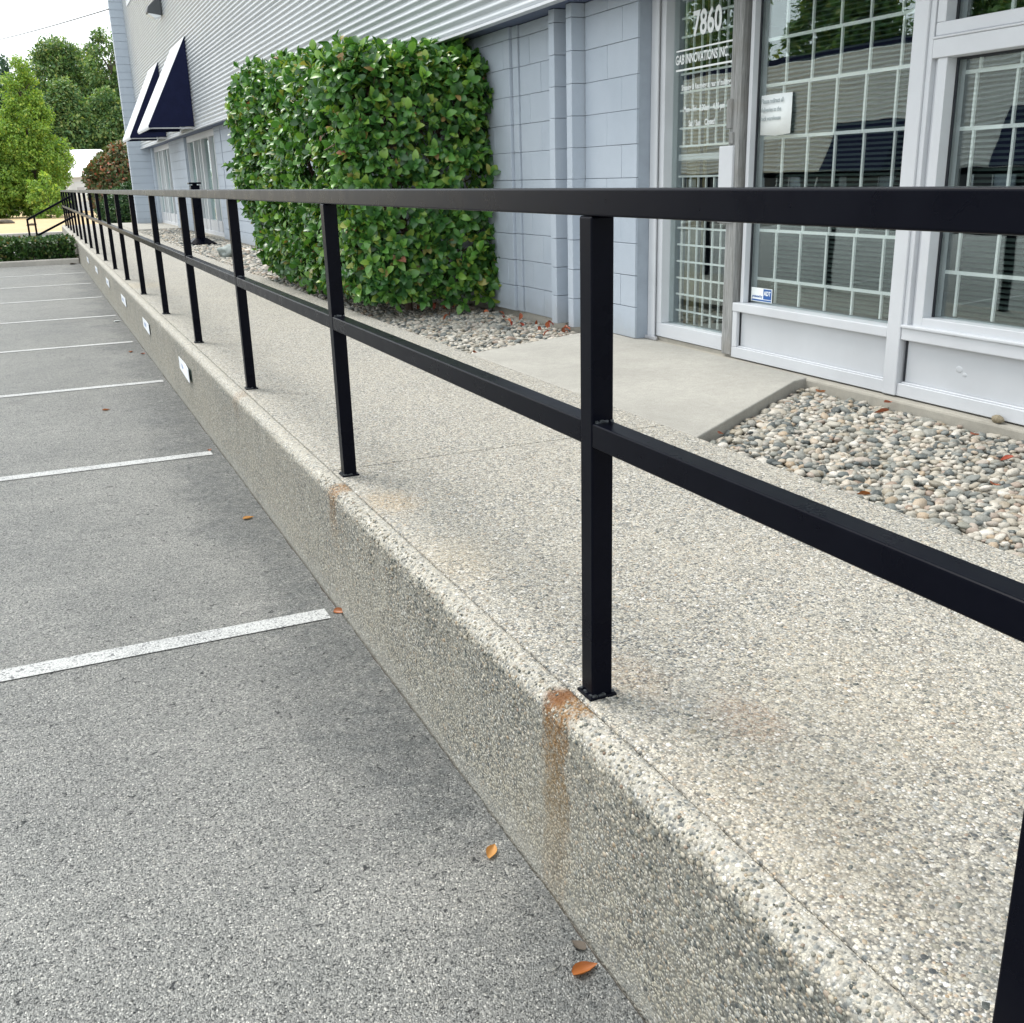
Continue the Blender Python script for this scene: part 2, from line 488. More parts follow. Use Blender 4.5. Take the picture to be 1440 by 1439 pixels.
def glass_mat(name, tint=(0.93, 0.955, 0.95), refl=0.095):
    t = MT(name)
    tr = t.n('ShaderNodeBsdfTransparent'); tr.inputs[0].default_value = (*tint, 1)
    gl = t.n('ShaderNodeBsdfGlossy'); gl.inputs['Roughness'].default_value = 0.0
    gl.inputs['Color'].default_value = (0.80, 0.90, 0.90, 1)
    # slightly uneven float glass
    t.l(t.bump(t.noise(1.7, 2), 0.05, 0.02), gl.inputs['Normal'])
    fr = t.n('ShaderNodeFresnel'); t.l(t.mix(t.geo().outputs['Backfacing'], 1.5, 1 / 1.5), fr.inputs[0])
    k = t.math('ADD', refl, t.math('MULTIPLY', fr.outputs[0], 0.9))
    mx = t.n('ShaderNodeMixShader')
    t.l(t.math('MINIMUM', k, 1.0), mx.inputs[0])
    t.l(tr.outputs[0], mx.inputs[1]); t.l(gl.outputs[0], mx.inputs[2])
    t.l(mx.outputs[0], t.out.inputs[0])
    return t.m

def block_mat():
    t = MT('painted_block')
    pos = t.pos()
    a = t.noise(2.2, 5, 0.6, pos); f = t.noise(140, 4, 0.65, pos)
    oi = t.n('ShaderNodeObjectInfo')
    c = t.mix(t.mr(a, 0.3, 0.7), (0.365, 0.42, 0.485), (0.415, 0.47, 0.535))
    c = t.mix(t.math('MULTIPLY', oi.outputs['Random'], 0.3), c, (0.46, 0.505, 0.56))
    c = t.mix(t.mr(t.noise(9, 5, 0.7, pos), 0.55, 0.8, 0, 0.3), c, (0.36, 0.40, 0.455))
    spl = t.mr(t.math('ADD', t.sep(pos)[2], t.math('MULTIPLY', t.noise(5, 5, 0.7, pos), 0.3)), 0.14, 0.34, 0.4, 0.0, True)
    c = t.mix(spl, c, (0.30, 0.31, 0.30))
    return t.done(c, 0.65, t.bump(t.math('ADD', f, t.math('MULTIPLY', t.noise(45, 3, 0.6, pos), 0.8)), 0.55, 0.004), 0.4)

def sky_white(name, col, **kw):
    return plain(name, col, 0.42, 0.05, 3.0, 0.05, 120.0, **kw)

M = {}
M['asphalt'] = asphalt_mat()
M['line'] = line_paint()
M['slab'] = aggregate('exposed_aggregate')
M['wallface'] = aggregate('aggregate_wall_face', True)
M['concrete'] = concrete_mat('smooth_concrete', (0.37, 0.36, 0.325), 1.5)
M['foundation'] = concrete_mat('foundation_concrete', (0.38, 0.36, 0.31))
M['kerb'] = concrete_mat('kerb_concrete', (0.42, 0.40, 0.36))
M['black'] = black_paint()
M['weld'] = plain('galvanised_weld', (0.10, 0.11, 0.12), 0.35, 0.3, 90, 0.5, 200, metal=0.6)
M['stone'] = stone_mat('river_stone', 0.66)
M['pebble'] = stone_mat('aggregate_pebble', 0.55, True)
M['soil'] = plain('dark_soil', (0.07, 0.06, 0.05), 0.9, 0.35, 12, 0.6, 60)
M['block'] = block_mat()
M['mortar'] = plain('painted_joint', (0.31, 0.355, 0.41), 0.7, 0.08, 8)
M['soffit'] = plain('navy_soffit', (0.10, 0.125, 0.20), 0.6, 0.1, 3)
M['cladding'] = plain('off_white_steel', (0.45, 0.48, 0.50), 0.38, 0.05, 1.2, 0.04, 40)
M['white'] = sky_white('white_frame_paint', (0.56, 0.58, 0.605))
M['panel'] = sky_white('white_panel_paint', (0.505, 0.525, 0.548))
M['glass'] = glass_mat('reflective_glass')
M['farglass'] = glass_mat('far_glass', (0.86, 0.92, 0.9), 0.10)
M['grille'] = sky_white('white_grille', (0.86, 0.88, 0.87))
M['blind'] = plain('grey_green_blind', (0.06, 0.088, 0.078), 0.6, 0.06, 3)
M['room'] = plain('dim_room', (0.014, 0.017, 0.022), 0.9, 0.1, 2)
M['curtain'] = plain('mustard_curtain', (0.17, 0.145, 0.06), 0.8, 0.2, 20)
M['gasket'] = plain('black_gasket', (0.012, 0.015, 0.02), 0.5, 0.1, 20)
M['navy'] = plain('navy_canvas', (0.010, 0.013, 0.040), 0.8, 0.12, 6, 0.2, 300, 0.12)
M['canvasfront'] = plain('sheen_canvas', (0.52, 0.54, 0.56), 0.35, 0.06, 3, 0.1, 200)  # grazing sky sheen on the navy cloth, put into a pale colour
M['silver'] = plain('silver_bar', (0.55, 0.56, 0.58), 0.35, 0.08, 20, metal=0.5)
M['letter'] = plain('white_vinyl', (0.80, 0.83, 0.82), 0.5, 0.03, 20)
M['paper'] = plain('white_paper', (0.80, 0.84, 0.83), 0.8, 0.02, 10)
M['ink'] = plain('grey_ink', (0.28, 0.33, 0.34), 0.8, 0.05, 30)
M['blue'] = plain('blue_print', (0.02, 0.10, 0.32), 0.5, 0.05, 30)
M['sign'] = plain('white_sign_face', (0.76, 0.79, 0.82), 0.45, 0.06, 14)
M['signshade'] = plain('sign_edge_shade', (0.05, 0.08, 0.07), 0.6, 0.1, 14)
M['print'] = plain('faded_blue_print', (0.30, 0.38, 0.55), 0.6, 0.2, 40)

def wood_mat():
    t = MT('weathered_wood')
    mp = t.n('ShaderNodeMapping'); mp.inputs['Scale'].default_value = (30, 30, 1.6)
    t.l(t.obj, mp.inputs[0])
    g = t.noise(3.0, 6, 0.7, mp.outputs[0], 0.6)
    c = t.ramp(g, [(0.25, (0.10, 0.10, 0.095)), (0.5, (0.26, 0.265, 0.26)), (0.75, (0.42, 0.42, 0.41))])
    low = t.noise(4, 5, 0.6)
    c = t.mix(t.mr(low, 0.5, 0.8, 0, 0.5), c, (0.20, 0.17, 0.13))
    return t.done(c, 0.8, t.bump(g, 0.6, 0.004), 0.25)
M['wood'] = wood_mat()

GREENS = [(0.0, (0.022, 0.075, 0.024)), (0.25, (0.040, 0.125, 0.034)), (0.5, (0.062, 0.18, 0.040)), (0.72, (0.10, 0.25, 0.048)),
          (0.90, (0.18, 0.33, 0.06)), (0.965, (0.22, 0.29, 0.06)), (0.99, (0.30, 0.27, 0.10)), (1.0, (0.24, 0.10, 0.07))]
M['laurel'] = leaf_mat('laurel_leaf', GREENS, 0.18, 0.34, 0.5)
M['ivy'] = leaf_mat('ivy_leaf', [(0, (0.018, 0.05, 0.02)), (0.5, (0.04, 0.10, 0.03)), (0.9, (0.08, 0.15, 0.04)), (1, (0.18, 0.13, 0.06))], 0.15)
M['photinia'] = leaf_mat('red_photinia_leaf', [(0, (0.05, 0.09, 0.035)), (0.5, (0.10, 0.14, 0.055)), (0.75, (0.20, 0.14, 0.07)), (1, (0.32, 0.10, 0.07))], 0.15)
M['box'] = leaf_mat('boxwood_leaf', [(0, (0.02, 0.055, 0.025)), (0.6, (0.04, 0.10, 0.035)), (1, (0.10, 0.17, 0.06))], 0.15)
M['birch'] = leaf_mat('bright_birch_leaf', [(0, (0.10, 0.20, 0.05)), (0.5, (0.18, 0.32, 0.07)), (0.85, (0.28, 0.42, 0.09)), (1, (0.38, 0.45, 0.11))], 0.33, 0.5, 0.3)
M['dark_leaf'] = leaf_mat('dark_tree_leaf', [(0, (0.055, 0.125, 0.060)), (0.5, (0.11, 0.21, 0.085)), (0.85, (0.19, 0.28, 0.10)), (1, (0.30, 0.33, 0.15))], 0.30, 0.55, 0.3)
M['conifer'] = leaf_mat('blue_green_needles', [(0, (0.03, 0.08, 0.06)), (0.6, (0.06, 0.13, 0.09)), (1, (0.11, 0.18, 0.11))], 0.15, 0.6, 0.3)
M['bark'] = plain('bark', (0.085, 0.07, 0.055), 0.9, 0.35, 14, 0.8, 40)
M['dry'] = leaf_mat('dry_brown_leaf', [(0, (0.23, 0.075, 0.022)), (0.5, (0.29, 0.105, 0.034)), (1, (0.20, 0.05, 0.02))], 0.1, 0.4, 0.4)
M['dry_pale'] = leaf_mat('dry_tan_leaf', [(0, (0.42, 0.22, 0.08)), (1, (0.46, 0.28, 0.13))], 0.1, 0.5, 0.3)
M['redleaf'] = leaf_mat('dry_red_leaf', [(0, (0.26, 0.04, 0.03)), (0.5, (0.34, 0.10, 0.05)), (1, (0.16, 0.05, 0.03))], 0.1, 0.45, 0.4)
M['twig'] = plain('twig_bark', (0.11, 0.075, 0.055), 0.85, 0.3, 20)

def sand_mat():
    t = MT('sand')
    pos = t.pos()
    a = t.noise(0.25, 6, 0.65, pos); b = t.noise(3, 6, 0.7, pos)
    c = t.mix(t.mr(a, 0.3, 0.7), (0.42, 0.32, 0.18), (0.50, 0.385, 0.23))
    c = t.mix(t.mr(b, 0.5, 0.8, 0, 0.5), c, (0.32, 0.23, 0.12))
    return t.done(c, 0.9, t.bump(b, 0.6, 0.05), 0.2)
M['sand'] = sand_mat()
M['terrain'] = plain('dry_ground', (0.20, 0.21, 0.14), 0.95, 0.3, 0.2, 0.4, 6)

# ------------------------------------------------------------------ the setting: ground
GZ = -0.484
def plane(name, mat, x0, x1, y0, y1, z, thick=0.0, parent=None):
    me = np_mesh(name, [(x0, y0, z), (x1, y0, z), (x1, y1, z), (x0, y1, z)], np.array([[0, 1, 2, 3]]))
    return link_mesh(name, me, parent, mat)

tag(plane('ground', M['terrain'], -500, 500, -300, 900, GZ - 0.05), 'dry green ground reaching out to the far trees', 'ground', kind='structure')
ey = np.concatenate([np.arange(-14, -2, 0.5), np.arange(-2, 8, 0.02), np.arange(8, 23.5, 0.1), [23.55]])
ex = np.array([-0.106 + 0.006 * mnoise.noise(Vector((0.2, y * 3.1, 0))) + 0.004 * mnoise.noise(Vector((0.7, y * 17, 0))) for y in ey])
ne = len(ey)
V = [(-26, y, GZ) for y in ey] + [(x, y, GZ) for x, y in zip(ex, ey)] + [(x, y, GZ - 0.03) for x, y in zip(ex, ey)]
F = [(i, ne + i, ne + i + 1, i + 1) for i in range(ne - 1)] + [(ne + i, 2 * ne + i, 2 * ne + i + 1, ne + i + 1) for i in range(ne - 1)]
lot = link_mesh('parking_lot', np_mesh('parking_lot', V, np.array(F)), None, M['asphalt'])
plane('joint_dirt', M['soil'], -0.16, -0.05, -14, 23.5, GZ - 0.014, parent=lot)
tag(lot, 'worn grey asphalt parking lot with white stall lines', 'parking lot', kind='structure')
for y in (1.845, 4.625, 7.374, 9.998, 12.651, 15.313, 17.97, 20.62):
    plane('parking_line', M['line'], -5.6, -0.145 + random.uniform(-0.02, 0.02), y - 0.05, y + 0.05, GZ + 0.004, parent=lot)
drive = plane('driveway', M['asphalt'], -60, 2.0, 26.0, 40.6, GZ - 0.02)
tag(drive, 'grey asphalt driveway behind the low hedge', 'driveway', kind='structure')
sand = plane('sand_yard', M['sand'], -60, 60, 41.1, 112, GZ - 0.004)
tag(sand, 'bare yellow sand yard beyond the driveway', 'sand', kind='structure')
k = MB().box(-60, 3.0, 40.6, 41.1, GZ - 0.2, GZ + 0.10).build('yard_kerb', M['kerb'], None, 0.02)
tag(k, 'pale concrete kerb along the front of the sand yard', 'kerb', kind='structure')
k = MB().box(-26, -0.11, 23.55, 23.72, GZ - 0.2, GZ + 0.115).build('planter_kerb', M['kerb'], None, 0.025)
tag(k, 'concrete kerb closing the parking lot below the hedge', 'kerb', kind='structure')
b = MB().box(-26, -0.11, 23.72, 26.0, GZ - 0.3, GZ + 0.09).build('planter_bed', M['soil'])
tag(b, 'dark soil bed between kerb and driveway under the hedge', 'soil', kind='structure')

# ------------------------------------------------------------------ retaining wall (pebble faced, rounded arris)
def wall_profile():
    pr = [(-0.098, -0.56), (-0.096, -0.47), (-0.093, -0.40), (-0.092, -0.30), (-0.091, -0.20), (-0.090, -0.12), (-0.090, -0.07), (-0.0895, -0.045)]
    for i in range(1, 7):
        a = PI / 2 * i / 7
        pr.append((-0.0895 + 0.04 * (1 - math.cos(a)), -0.045 + 0.045 * math.sin(a)))
    pr += [(-0.048, 0.0), (-0.036, 0.0), (-0.026, -0.0005), (-0.0225, -0.004), (-0.0222, -0.06), (0.0, -0.56)]
    return np.array(pr)
pr = wall_profile()
ys = np.concatenate([np.arange(-6.0, -2.2, 0.2), np.arange(-2.2, 4.0, 0.016), np.arange(4.0, 12, 0.06), np.arange(12, 35.2, 0.4), [35.2]])
V = []
for y in ys:
    for i, (x, z) in enumerate(pr):
        if 2 <= i <= 16:
            n1 = mnoise.noise(Vector((x * 55, y * 55, z * 55)))
            n2 = mnoise.noise(Vector((x * 9 + 5, y * 9, z * 9)))
            k = 0.0022 * n1 + 0.0022 * n2
            top = 1.0 if i >= 8 else 0.55
            x2, z2 = x + k * (1.0 if i < 13 else 0.3), z + (k * top if i >= 9 else 0)
            if i >= 15: x2 += 0.0025 * mnoise.noise(Vector((y * 7, 3.3, 0)))
            # small chips out of the arris
            ch = mnoise.noise(Vector((y * 4.2 + 11.3, 0.7, 2.1)))
            if 7 <= i <= 12 and ch > 0.45:
                x2 += 0.035 * (ch - 0.45); z2 -= 0.03 * (ch - 0.45)
            V.append((x2, y, z2))
        else:
            V.append((x, y, z))
np_ = len(pr)
F = []
for j in range(len(ys) - 1):
    for i in range(np_ - 1):
        F.append((j * np_ + i, (j + 1) * np_ + i, (j + 1) * np_ + i + 1, j * np_ + i + 1))
me = np_mesh('retaining_wall', V, np.array(F), True)
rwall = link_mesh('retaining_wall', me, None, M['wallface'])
tag(rwall, 'long low pebble-faced concrete wall with rust streaks under the railing', 'wall')

# ------------------------------------------------------------------ walkway slabs
walk = empty('walkway', (0, 0, 0), 'raised pebble concrete walkway along the building', 'walkway', kind='structure')
WX0, WX1 = -0.0192, 1.53
cuts = [-6.0, -2.0, 2.13, 6.35, 10.4, 14.5, 18.6, 22.7, 26.8, 30.9, 35.2]
for a, b in zip(cuts[:-1], cuts[1:]):
    s = MB().box(WX0, WX1, a + 0.003, b - 0.003, -0.16, 0.0).build('slab', M['slab'], walk, 0.006)
boxobj('slab_joint', M['foundation'], walk, WX0 + 0.01, WX1 - 0.01, -6.0, 35.2, -0.5, -0.012)

# loose and half-sunk pebbles standing proud of the washed surface near the lens
def ico(sub):
    bm = bmesh.new()
    bmesh.ops.create_icosphere(bm, subdivisions=sub, radius=1.0)
    V = np.array([v.co[:] for v in bm.verts]); F = np.array([[v.index for v in f.verts] for f in bm.faces])
    bm.free()
    return V, F
ICO1, ICO2 = ico(1), ico(2)
def rock_variant(base, seed, rough=0.22):
    V, F = base
    out = []
    for v in V:
        p = Vector(v)
        k = 1 + rough * mnoise.noise(p * 1.1 + Vector((seed * 3.1, seed * 1.7, 0))) + rough * 0.35 * mnoise.noise(p * 2.6 + Vector((0, seed, seed)))
        out.append(p * k)
    return np.array(out), F
def rotmats(n, tilt):
    """random z rotation then a small random tilt"""
    a = rng.uniform(0, 2 * PI, n); ca, sa = np.cos(a), np.sin(a)
    Rz = np.zeros((n, 3, 3)); Rz[:, 0, 0] = ca; Rz[:, 0, 1] = -sa; Rz[:, 1, 0] = sa; Rz[:, 1, 1] = ca; Rz[:, 2, 2] = 1
    ax = rng.normal(size=(n, 3)); ax[:, 2] = 0; ax /= np.linalg.norm(ax, axis=1)[:, None]
    th = rng.normal(size=n) * tilt
    K = np.zeros((n, 3, 3)); K[:, 0, 2] = ax[:, 1]; K[:, 1, 2] = -ax[:, 0]; K[:, 2, 0] = -ax[:, 1]; K[:, 2, 1] = ax[:, 0]
    I = np.eye(3)[None]
    Rt = I + np.sin(th)[:, None, None] * K + (1 - np.cos(th))[:, None, None] * (K @ K)
    return Rt @ Rz
def scatter(variants, R, S, P):
    """join instances of the variants: R (n,3,3), S (n,3), P (n,3)"""
    Vs, Fs, off = [], [], 0
    idx = rng.integers(0, len(variants), len(P))
    for vi, (bv, bf) in enumerate(variants):
        sel = np.where(idx == vi)[0]
        if not len(sel): continue
        W = np.einsum('nij,nkj->nki', R[sel], bv[None] * S[sel][:, None, :]) + P[sel][:, None, :]
        Vs.append(W.reshape(-1, 3))
        ff = bf[None] + (np.arange(len(sel)) * len(bv))[:, None, None] + off
        Fs.append(ff.reshape(-1, bf.shape[1]))
        off += len(sel) * len(bv)
    return np.concatenate(Vs), np.concatenate(Fs)
PEB = [rock_variant(ICO1, s_, 0.25) for s_ in range(8)]
n = 5200
px = rng.uniform(-0.01, 1.5, n); py = -1.1 + 3.4 * rng.uniform(0, 1, n) ** 1.5
r = rng.uniform(0.0028, 0.0062, n) * (1 + 0.5 * (rng.uniform(size=n) > 0.95))
S = np.stack([r * rng.uniform(1.0, 1.6, n), r, r * rng.uniform(0.45, 0.7, n)], 1)
P = np.stack([px, py, -0.30 * r], 1)
Vp, Fp = scatter(PEB, rotmats(n, 0.15), S, P)
o = link_mesh('pebble_aggregate', np_mesh('pebble_aggregate', Vp, Fp, True), walk, M['pebble']); tag(o, kind='stuff')
n = 2300
yy = -1.1 + 3.0 * rng.uniform(0, 1, n) ** 1.4
zz = rng.uniform(-0.34, -0.03, n)
r = rng.uniform(0.0028, 0.0065, n)
S = np.stack([r * rng.uniform(0.45, 0.7, n), r * rng.uniform(0.9, 1.5, n), r], 1)
keep = np.abs(yy - 0.005) > 0.07; yy, zz, S = yy[keep], zz[keep], S[keep]; n = len(yy)
P = np.stack([np.full(n, -0.0895), yy, zz], 1)
Vp, Fp = scatter(PEB, np.tile(np.eye(3), (n, 1, 1)), S, P)
n2 = 900
yy = -1.1 + 3.2 * rng.uniform(0, 1, n2); a = rng.uniform(0.15, 1.5, n2)
r = rng.uniform(0.002, 0.0048, n2)
P2 = np.stack([-0.0895 + 0.04 * (1 - np.cos(a)), yy, -0.045 + 0.045 * np.sin(a)], 1)
V2, F2 = scatter(PEB, rotmats(n2, 0.6), np.stack([r * 1.2, r, r * 0.8], 1), P2)
o = link_mesh('pebble_facing', np_mesh('pebble_facing', np.concatenate([Vp, V2]), np.concatenate([Fp, F2 + len(Vp)]), True), rwall, M['pebble']); tag(o, kind='stuff')

# ------------------------------------------------------------------ entrance pad and gravel beds
PAD = [(1.535, 1.87), (2.70, 2.66), (2.83, 2.70), (2.83, 4.98), (2.60, 4.93), (1.535, 4.50)]
pad = MB().prism(PAD, 'z', -0.30, -0.002).build('entrance_pad', M['concrete'], None, 0.008)
tag(pad, 'smooth concrete pad leading from the walkway to the barred door', 'concrete pad', kind='structure')
pad2 = MB().prism([(1.535, 28.6), (2.79, 28.6), (2.79, 35), (1.535, 35)], 'z', -0.3, 0.004).build('entrance_pad', M['concrete'], None, 0.008)
tag(pad2, 'far concrete pad before the last white doors', 'concrete pad', kind='structure')

def in_poly(x, y, poly):
    inside = np.zeros(len(x), dtype=bool)
    j = len(poly) - 1
    for i in range(len(poly)):
        xi, yi = poly[i]; xj, yj = poly[j]
        c = ((yi > y) != (yj > y)) & (x < (xj - xi) * (y - yi) / (yj - yi + 1e-12) + xi)
        inside ^= c
        j = i
    return inside
def bed(name, label, poly, spacing, base, layers, size, individuals, tris=ICO2, z0=-0.078):
    root = MB().prism(poly, 'z', -0.4, z0 - 0.012).build(name, M['soil'])
    tag(root, label, 'gravel', kind='structure')
    xs = [p[0] for p in poly]; ysb = [p[1] for p in poly]
    P, S = [], []
    for L in range(layers):
        gx, gy = np.meshgrid(np.arange(min(xs), max(xs), spacing), np.arange(min(ysb), max(ysb), spacing * 0.87))
        gx = gx + (np.arange(gx.shape[0]) % 2)[:, None] * spacing / 2
        gx = gx.ravel() + rng.uniform(-0.4, 0.4, gx.size) * spacing + L * 0.4 * spacing
        gy = gy.ravel() + rng.uniform(-0.4, 0.4, gy.size) * spacing
        ok = in_poly(gx, gy, poly)
        if L: ok &= rng.uniform(size=len(gx)) < (0.72 if L == 1 else 0.3)
        gx, gy = gx[ok], gy[ok]
        nn = len(gx)
        s_ = size * np.exp(rng.normal(size=nn) * 0.27) * (1.0 if L else 0.95)
        sx = s_ * rng.uniform(1.05, 1.5, nn); sy = s_ * rng.uniform(0.8, 1.05, nn); sz = s_ * rng.uniform(0.5, 0.78, nn)
        mound = np.array([0.010 * mnoise.noise(Vector((x * 1.6, y * 1.6, 0.3))) for x, y in zip(gx, gy)])
        P.append(np.stack([gx, gy, z0 + L * size * 0.72 + mound + rng.uniform(-0.004, 0.006, nn)], 1))
        S.append(np.stack([sx, sy, sz], 1))
    P, S = np.concatenate(P), np.concatenate(S)
    R = rotmats(len(P), 0.28)
    rest = np.ones(len(P), dtype=bool)
    if individuals:
        d = np.linalg.norm(P - np.array(CAM)[None], axis=1)
        rel = P - np.array(CAM)[None]
        depth = rel @ np.array(fwd)
        ix = rel @ np.array(r2) / depth * 1446; iy = -(rel @ np.array(u2)) / depth * 1446
        vis = (depth > 0) & (np.abs(ix) < 700) & (np.abs(iy) < 700) & (P[:, 2] > z0 + size * 0.45)
        score = np.where(vis, S[:, 0] * S[:, 1] / d ** 2, 0)
        pick = np.argsort(-score)[:individuals]
        pick = pick[score[pick] > 0]
        rest[pick] = False
        protos = [np_mesh('stone', *rock_variant(tris, 40 + q, 0.34), True) for q in range(10)]
        for pm in protos: pm.materials.append(M['stone'])
        for q, i in enumerate(pick):
            o = bpy.data.objects.new('stone', protos[q % 10])
            COL.objects.link(o)
            mm = Matrix(R[i].tolist()).to_4x4() @ Matrix.Diagonal((*S[i].tolist(), 1))
            mm.translation = Vector(P[i].tolist())
            o.matrix_world = mm
            o.parent = root
    var = [rock_variant(tris, 10 + q, 0.34) for q in range(10)]
    V, F = scatter(var, R[rest], S[rest], P[rest])
    o = link_mesh('loose_stones', np_mesh('loose_stones', V, F, True), root, M['stone'])
    tag(o, kind='stuff')
    return root
bed('gravel_bed', 'river stone bed below the white window panels', [(1.535, -3.4), (2.79, -3.4), (2.79, 2.69), (2.70, 2.64), (1.535, 1.85)], 0.029, 0, 3, 0.0153, 300)
bed('gravel_bed', 'river stone bed between the door pad and the clipped bush', [(1.535, 4.52), (2.60, 4.95), (2.70, 4.98), (2.70, 8.6), (1.535, 8.6)], 0.032, 0, 3, 0.0165, 220)
bed('gravel_bed', 'distant river stone bed behind the bush with a boulder', [(1.535, 8.6), (2.74, 8.6), (2.74, 28.6), (1.535, 28.6)], 0.055, 0, 2, 0.030, 0, ICO1, -0.06)

# ------------------------------------------------------------------ railing
rail = empty('railing', (0.025, 0, 0), 'long black square-tube railing along the edge of the walkway', 'railing')
TW = 0.05
post_me = MB().box(-TW / 2, TW / 2, -TW / 2, TW / 2, 0.0, 1.0195).mesh('post')
post_me.materials.append(M['black'])
pl_me = MB().box(-0.0335, 0.0335, -0.0315, 0.0315, -0.004, 0.006).mesh('base_plate')
pl_me.materials.append(M['black'])
wv = MB()
for i in range(26):
    a = random.choice(((-1, 0), (1, 0), (0, -1), (0, 1))); q = random.uniform(-0.024, 0.024)
    x_, y_ = (a[0] * 0.027, q) if a[0] else (q, a[1] * 0.027)
    wv.box(x_ - 0.003, x_ + 0.003, y_ - 0.003, y_ + 0.003, 0.004, 0.004 + random.uniform(0.003, 0.008))
weld_me = wv.mesh('weld'); weld_me.materials.append(M['weld'])
wv = MB()
for i in range(20):
    sg = random.choice((-1, 1)); q_ = random.uniform(-0.021, 0.021)
    wv.box(q_ - 0.003, q_ + 0.003, sg * 0.0265 - 0.003, sg * 0.0265 + 0.003, 0.002, 0.004 + random.uniform(0.003, 0.007))
bead_me = wv.mesh('weld'); bead_me.materials.append(M['weld'])
posts = [-3.1, -1.088] + [0.025 + 2.0125 * i for i in range(18)]
for y in posts:
    p = bpy.data.objects.new('post', post_me); COL.objects.link(p)
    p.parent = rail; p.location = (0, y, 0)
    bv = p.modifiers.new('bevel', 'BEVEL'); bv.width = 0.004; bv.segments = 3
    q = bpy.data.objects.new('base_plate', pl_me); COL.objects.link(q); q.parent = p
    bv = q.modifiers.new('bevel', 'BEVEL'); bv.width = 0.002; bv.segments = 2
    q = bpy.data.objects.new('weld', weld_me); COL.objects.link(q); q.parent = p
    if y < 9 and y > -1:
        q = bpy.data.objects.new('weld', bead_me); COL.objects.link(q); q['kind'] = 'stuff'; q.parent = p; q.location = (0, 0, 0.614)
ZB, ZT = 0.569, 0.619
for a, b in zip(posts[:-1], posts[1:]):
    MB().box(0.001, 0.049, a + TW / 2 - 0.002, b - TW / 2 + 0.002, ZB, ZT).build('middle_rail', M['black'], rail, 0.004, segs=3)
tr = [posts[i] for i in (0, 1, 7, 13, 19)]
for a, b in zip(tr[:-1], tr[1:]):
    MB().box(0.0, 0.050, a - (0.025 if a < -3 else 0), b + (0.025 if b > 34 else 0), 1.02, 1.07).build('top_rail', M['black'], rail, 0.004, segs=3)

# stair rail and steps at the far end, beside the hedge
steps = empty('steps', (-0.6, 26.9, GZ), 'short flight of concrete steps falling from the walkway end', 'steps', kind='structure')
for i in range(3):
    MB().box(-0.1 - 0.3 * (i + 1), -0.1 - 0.3 * i, 26.06, 27.7, GZ - 0.2, -0.12 * (i + 1)).build('step', M['concrete'], steps, 0.01)
sr = empty('stair_railing', (-0.5, 26.22, GZ), 'sloping black handrail going down the steps behind the hedge', 'handrail')
MB().bar((0.0, 26.22, 0.93), (-1.04, 26.22, 0.42), 0.045, 0.05).build('handrail', M['black'], sr, 0.004)
MB().bar((0.0, 26.22, 0.46), (-1.04, 26.22, -0.03), 0.045, 0.05).build('lower_rail', M['black'], sr, 0.004)
boxobj('post', M['black'], sr, -1.06, -1.015, 26.2, 26.245, GZ, 0.44, 0.003)
boxobj('post', M['black'], sr, -0.90, -0.855, 26.2, 26.245, GZ, 0.48, 0.003)

# ------------------------------------------------------------------ the building
bld = empty('commercial_building', (8, 15, 0), 'pale blue block building with corrugated white upper wall', 'building')
CX, CZ = 2.50, 2.23
# corrugated cladding sheets
def corr(name, x, y0, y1, z0, z1, pitch, depth, mat, parent, sgn=-1):
    nrib = int(round((z1 - z0) / pitch))
    zs, xs = [], []
    for i in range(nrib):
        for q, dx in ((0.0, 0), (0.10, 0.12), (0.22, 0.55), (0.34, 0.88), (0.48, 1.0), (0.62, 0.88), (0.76, 0.52), (0.90, 0.10)):
            zs.append(z0 + (i + q) * pitch); xs.append(x + sgn * depth * dx)
    zs.append(z0 + nrib * pitch); xs.append(x)
    nz = len(zs)
    yl = [y0, y1]
    V = [(xs[i], y, zs[i]) for y in yl for i in range(nz)] + [(x + 0.02, y, z) for y in yl for z in (zs[0], zs[-1])]
    F = [(i, i + 1, nz + i + 1, nz + i) for i in range(nz - 1)]
    F += [(2 * nz, 0, nz, 2 * nz + 2), (nz - 1, 2 * nz + 1, 2 * nz + 3, 2 * nz - 1)]
    me_ = np_mesh(name, V, np.array(F), True)
    return link_mesh(name, me_, parent, mat)
PITCH = 0.0703
WY = 33.72
z1 = CZ + 17 * PITCH
corr('cladding_sheet', CX, -5, WY, CZ, z1, PITCH, 0.026, M['cladding'], bld)
corr('cladding_sheet', CX - 0.004, -5, WY, z1 - 0.01, z1 + 34 * PITCH, PITCH, 0.026, M['cladding'], bld)
corr('cladding_sheet', CX - 0.008, -5, WY, z1 + 34 * PITCH - 0.01, z1 + 70 * PITCH, PITCH, 0.026, M['cladding'], bld)
boxobj('drip_flashing', M['white'], bld, CX - 0.048, CX + 0.02, -5, WY, CZ - 0.022, CZ - 0.002, 0.002)
boxobj('soffit', M['soffit'], bld, CX - 0.005, 3.2, -5, WY, CZ - 0.001, CZ + 0.05)
boxobj('upper_wall', M['soffit'], bld, CX + 0.025, 3.2, -5, WY, CZ + 0.052, 8.3)
boxobj('roof', M['soffit'], bld, 3.2, 22, -5, WY, 8.0, 8.3)
boxobj('side_wall', M['block'], bld, 3.2, 22, -5.3, -5.0, -0.5, 8.3)
boxobj('back_wall', M['block'], bld, 22, 22.3, -5.3, 34.1, -0.5, 8.3)
boxobj('far_side_wall', M['block'], bld, 3.2, 22, WY + 0.3, 34.1, -0.5, 8.3)
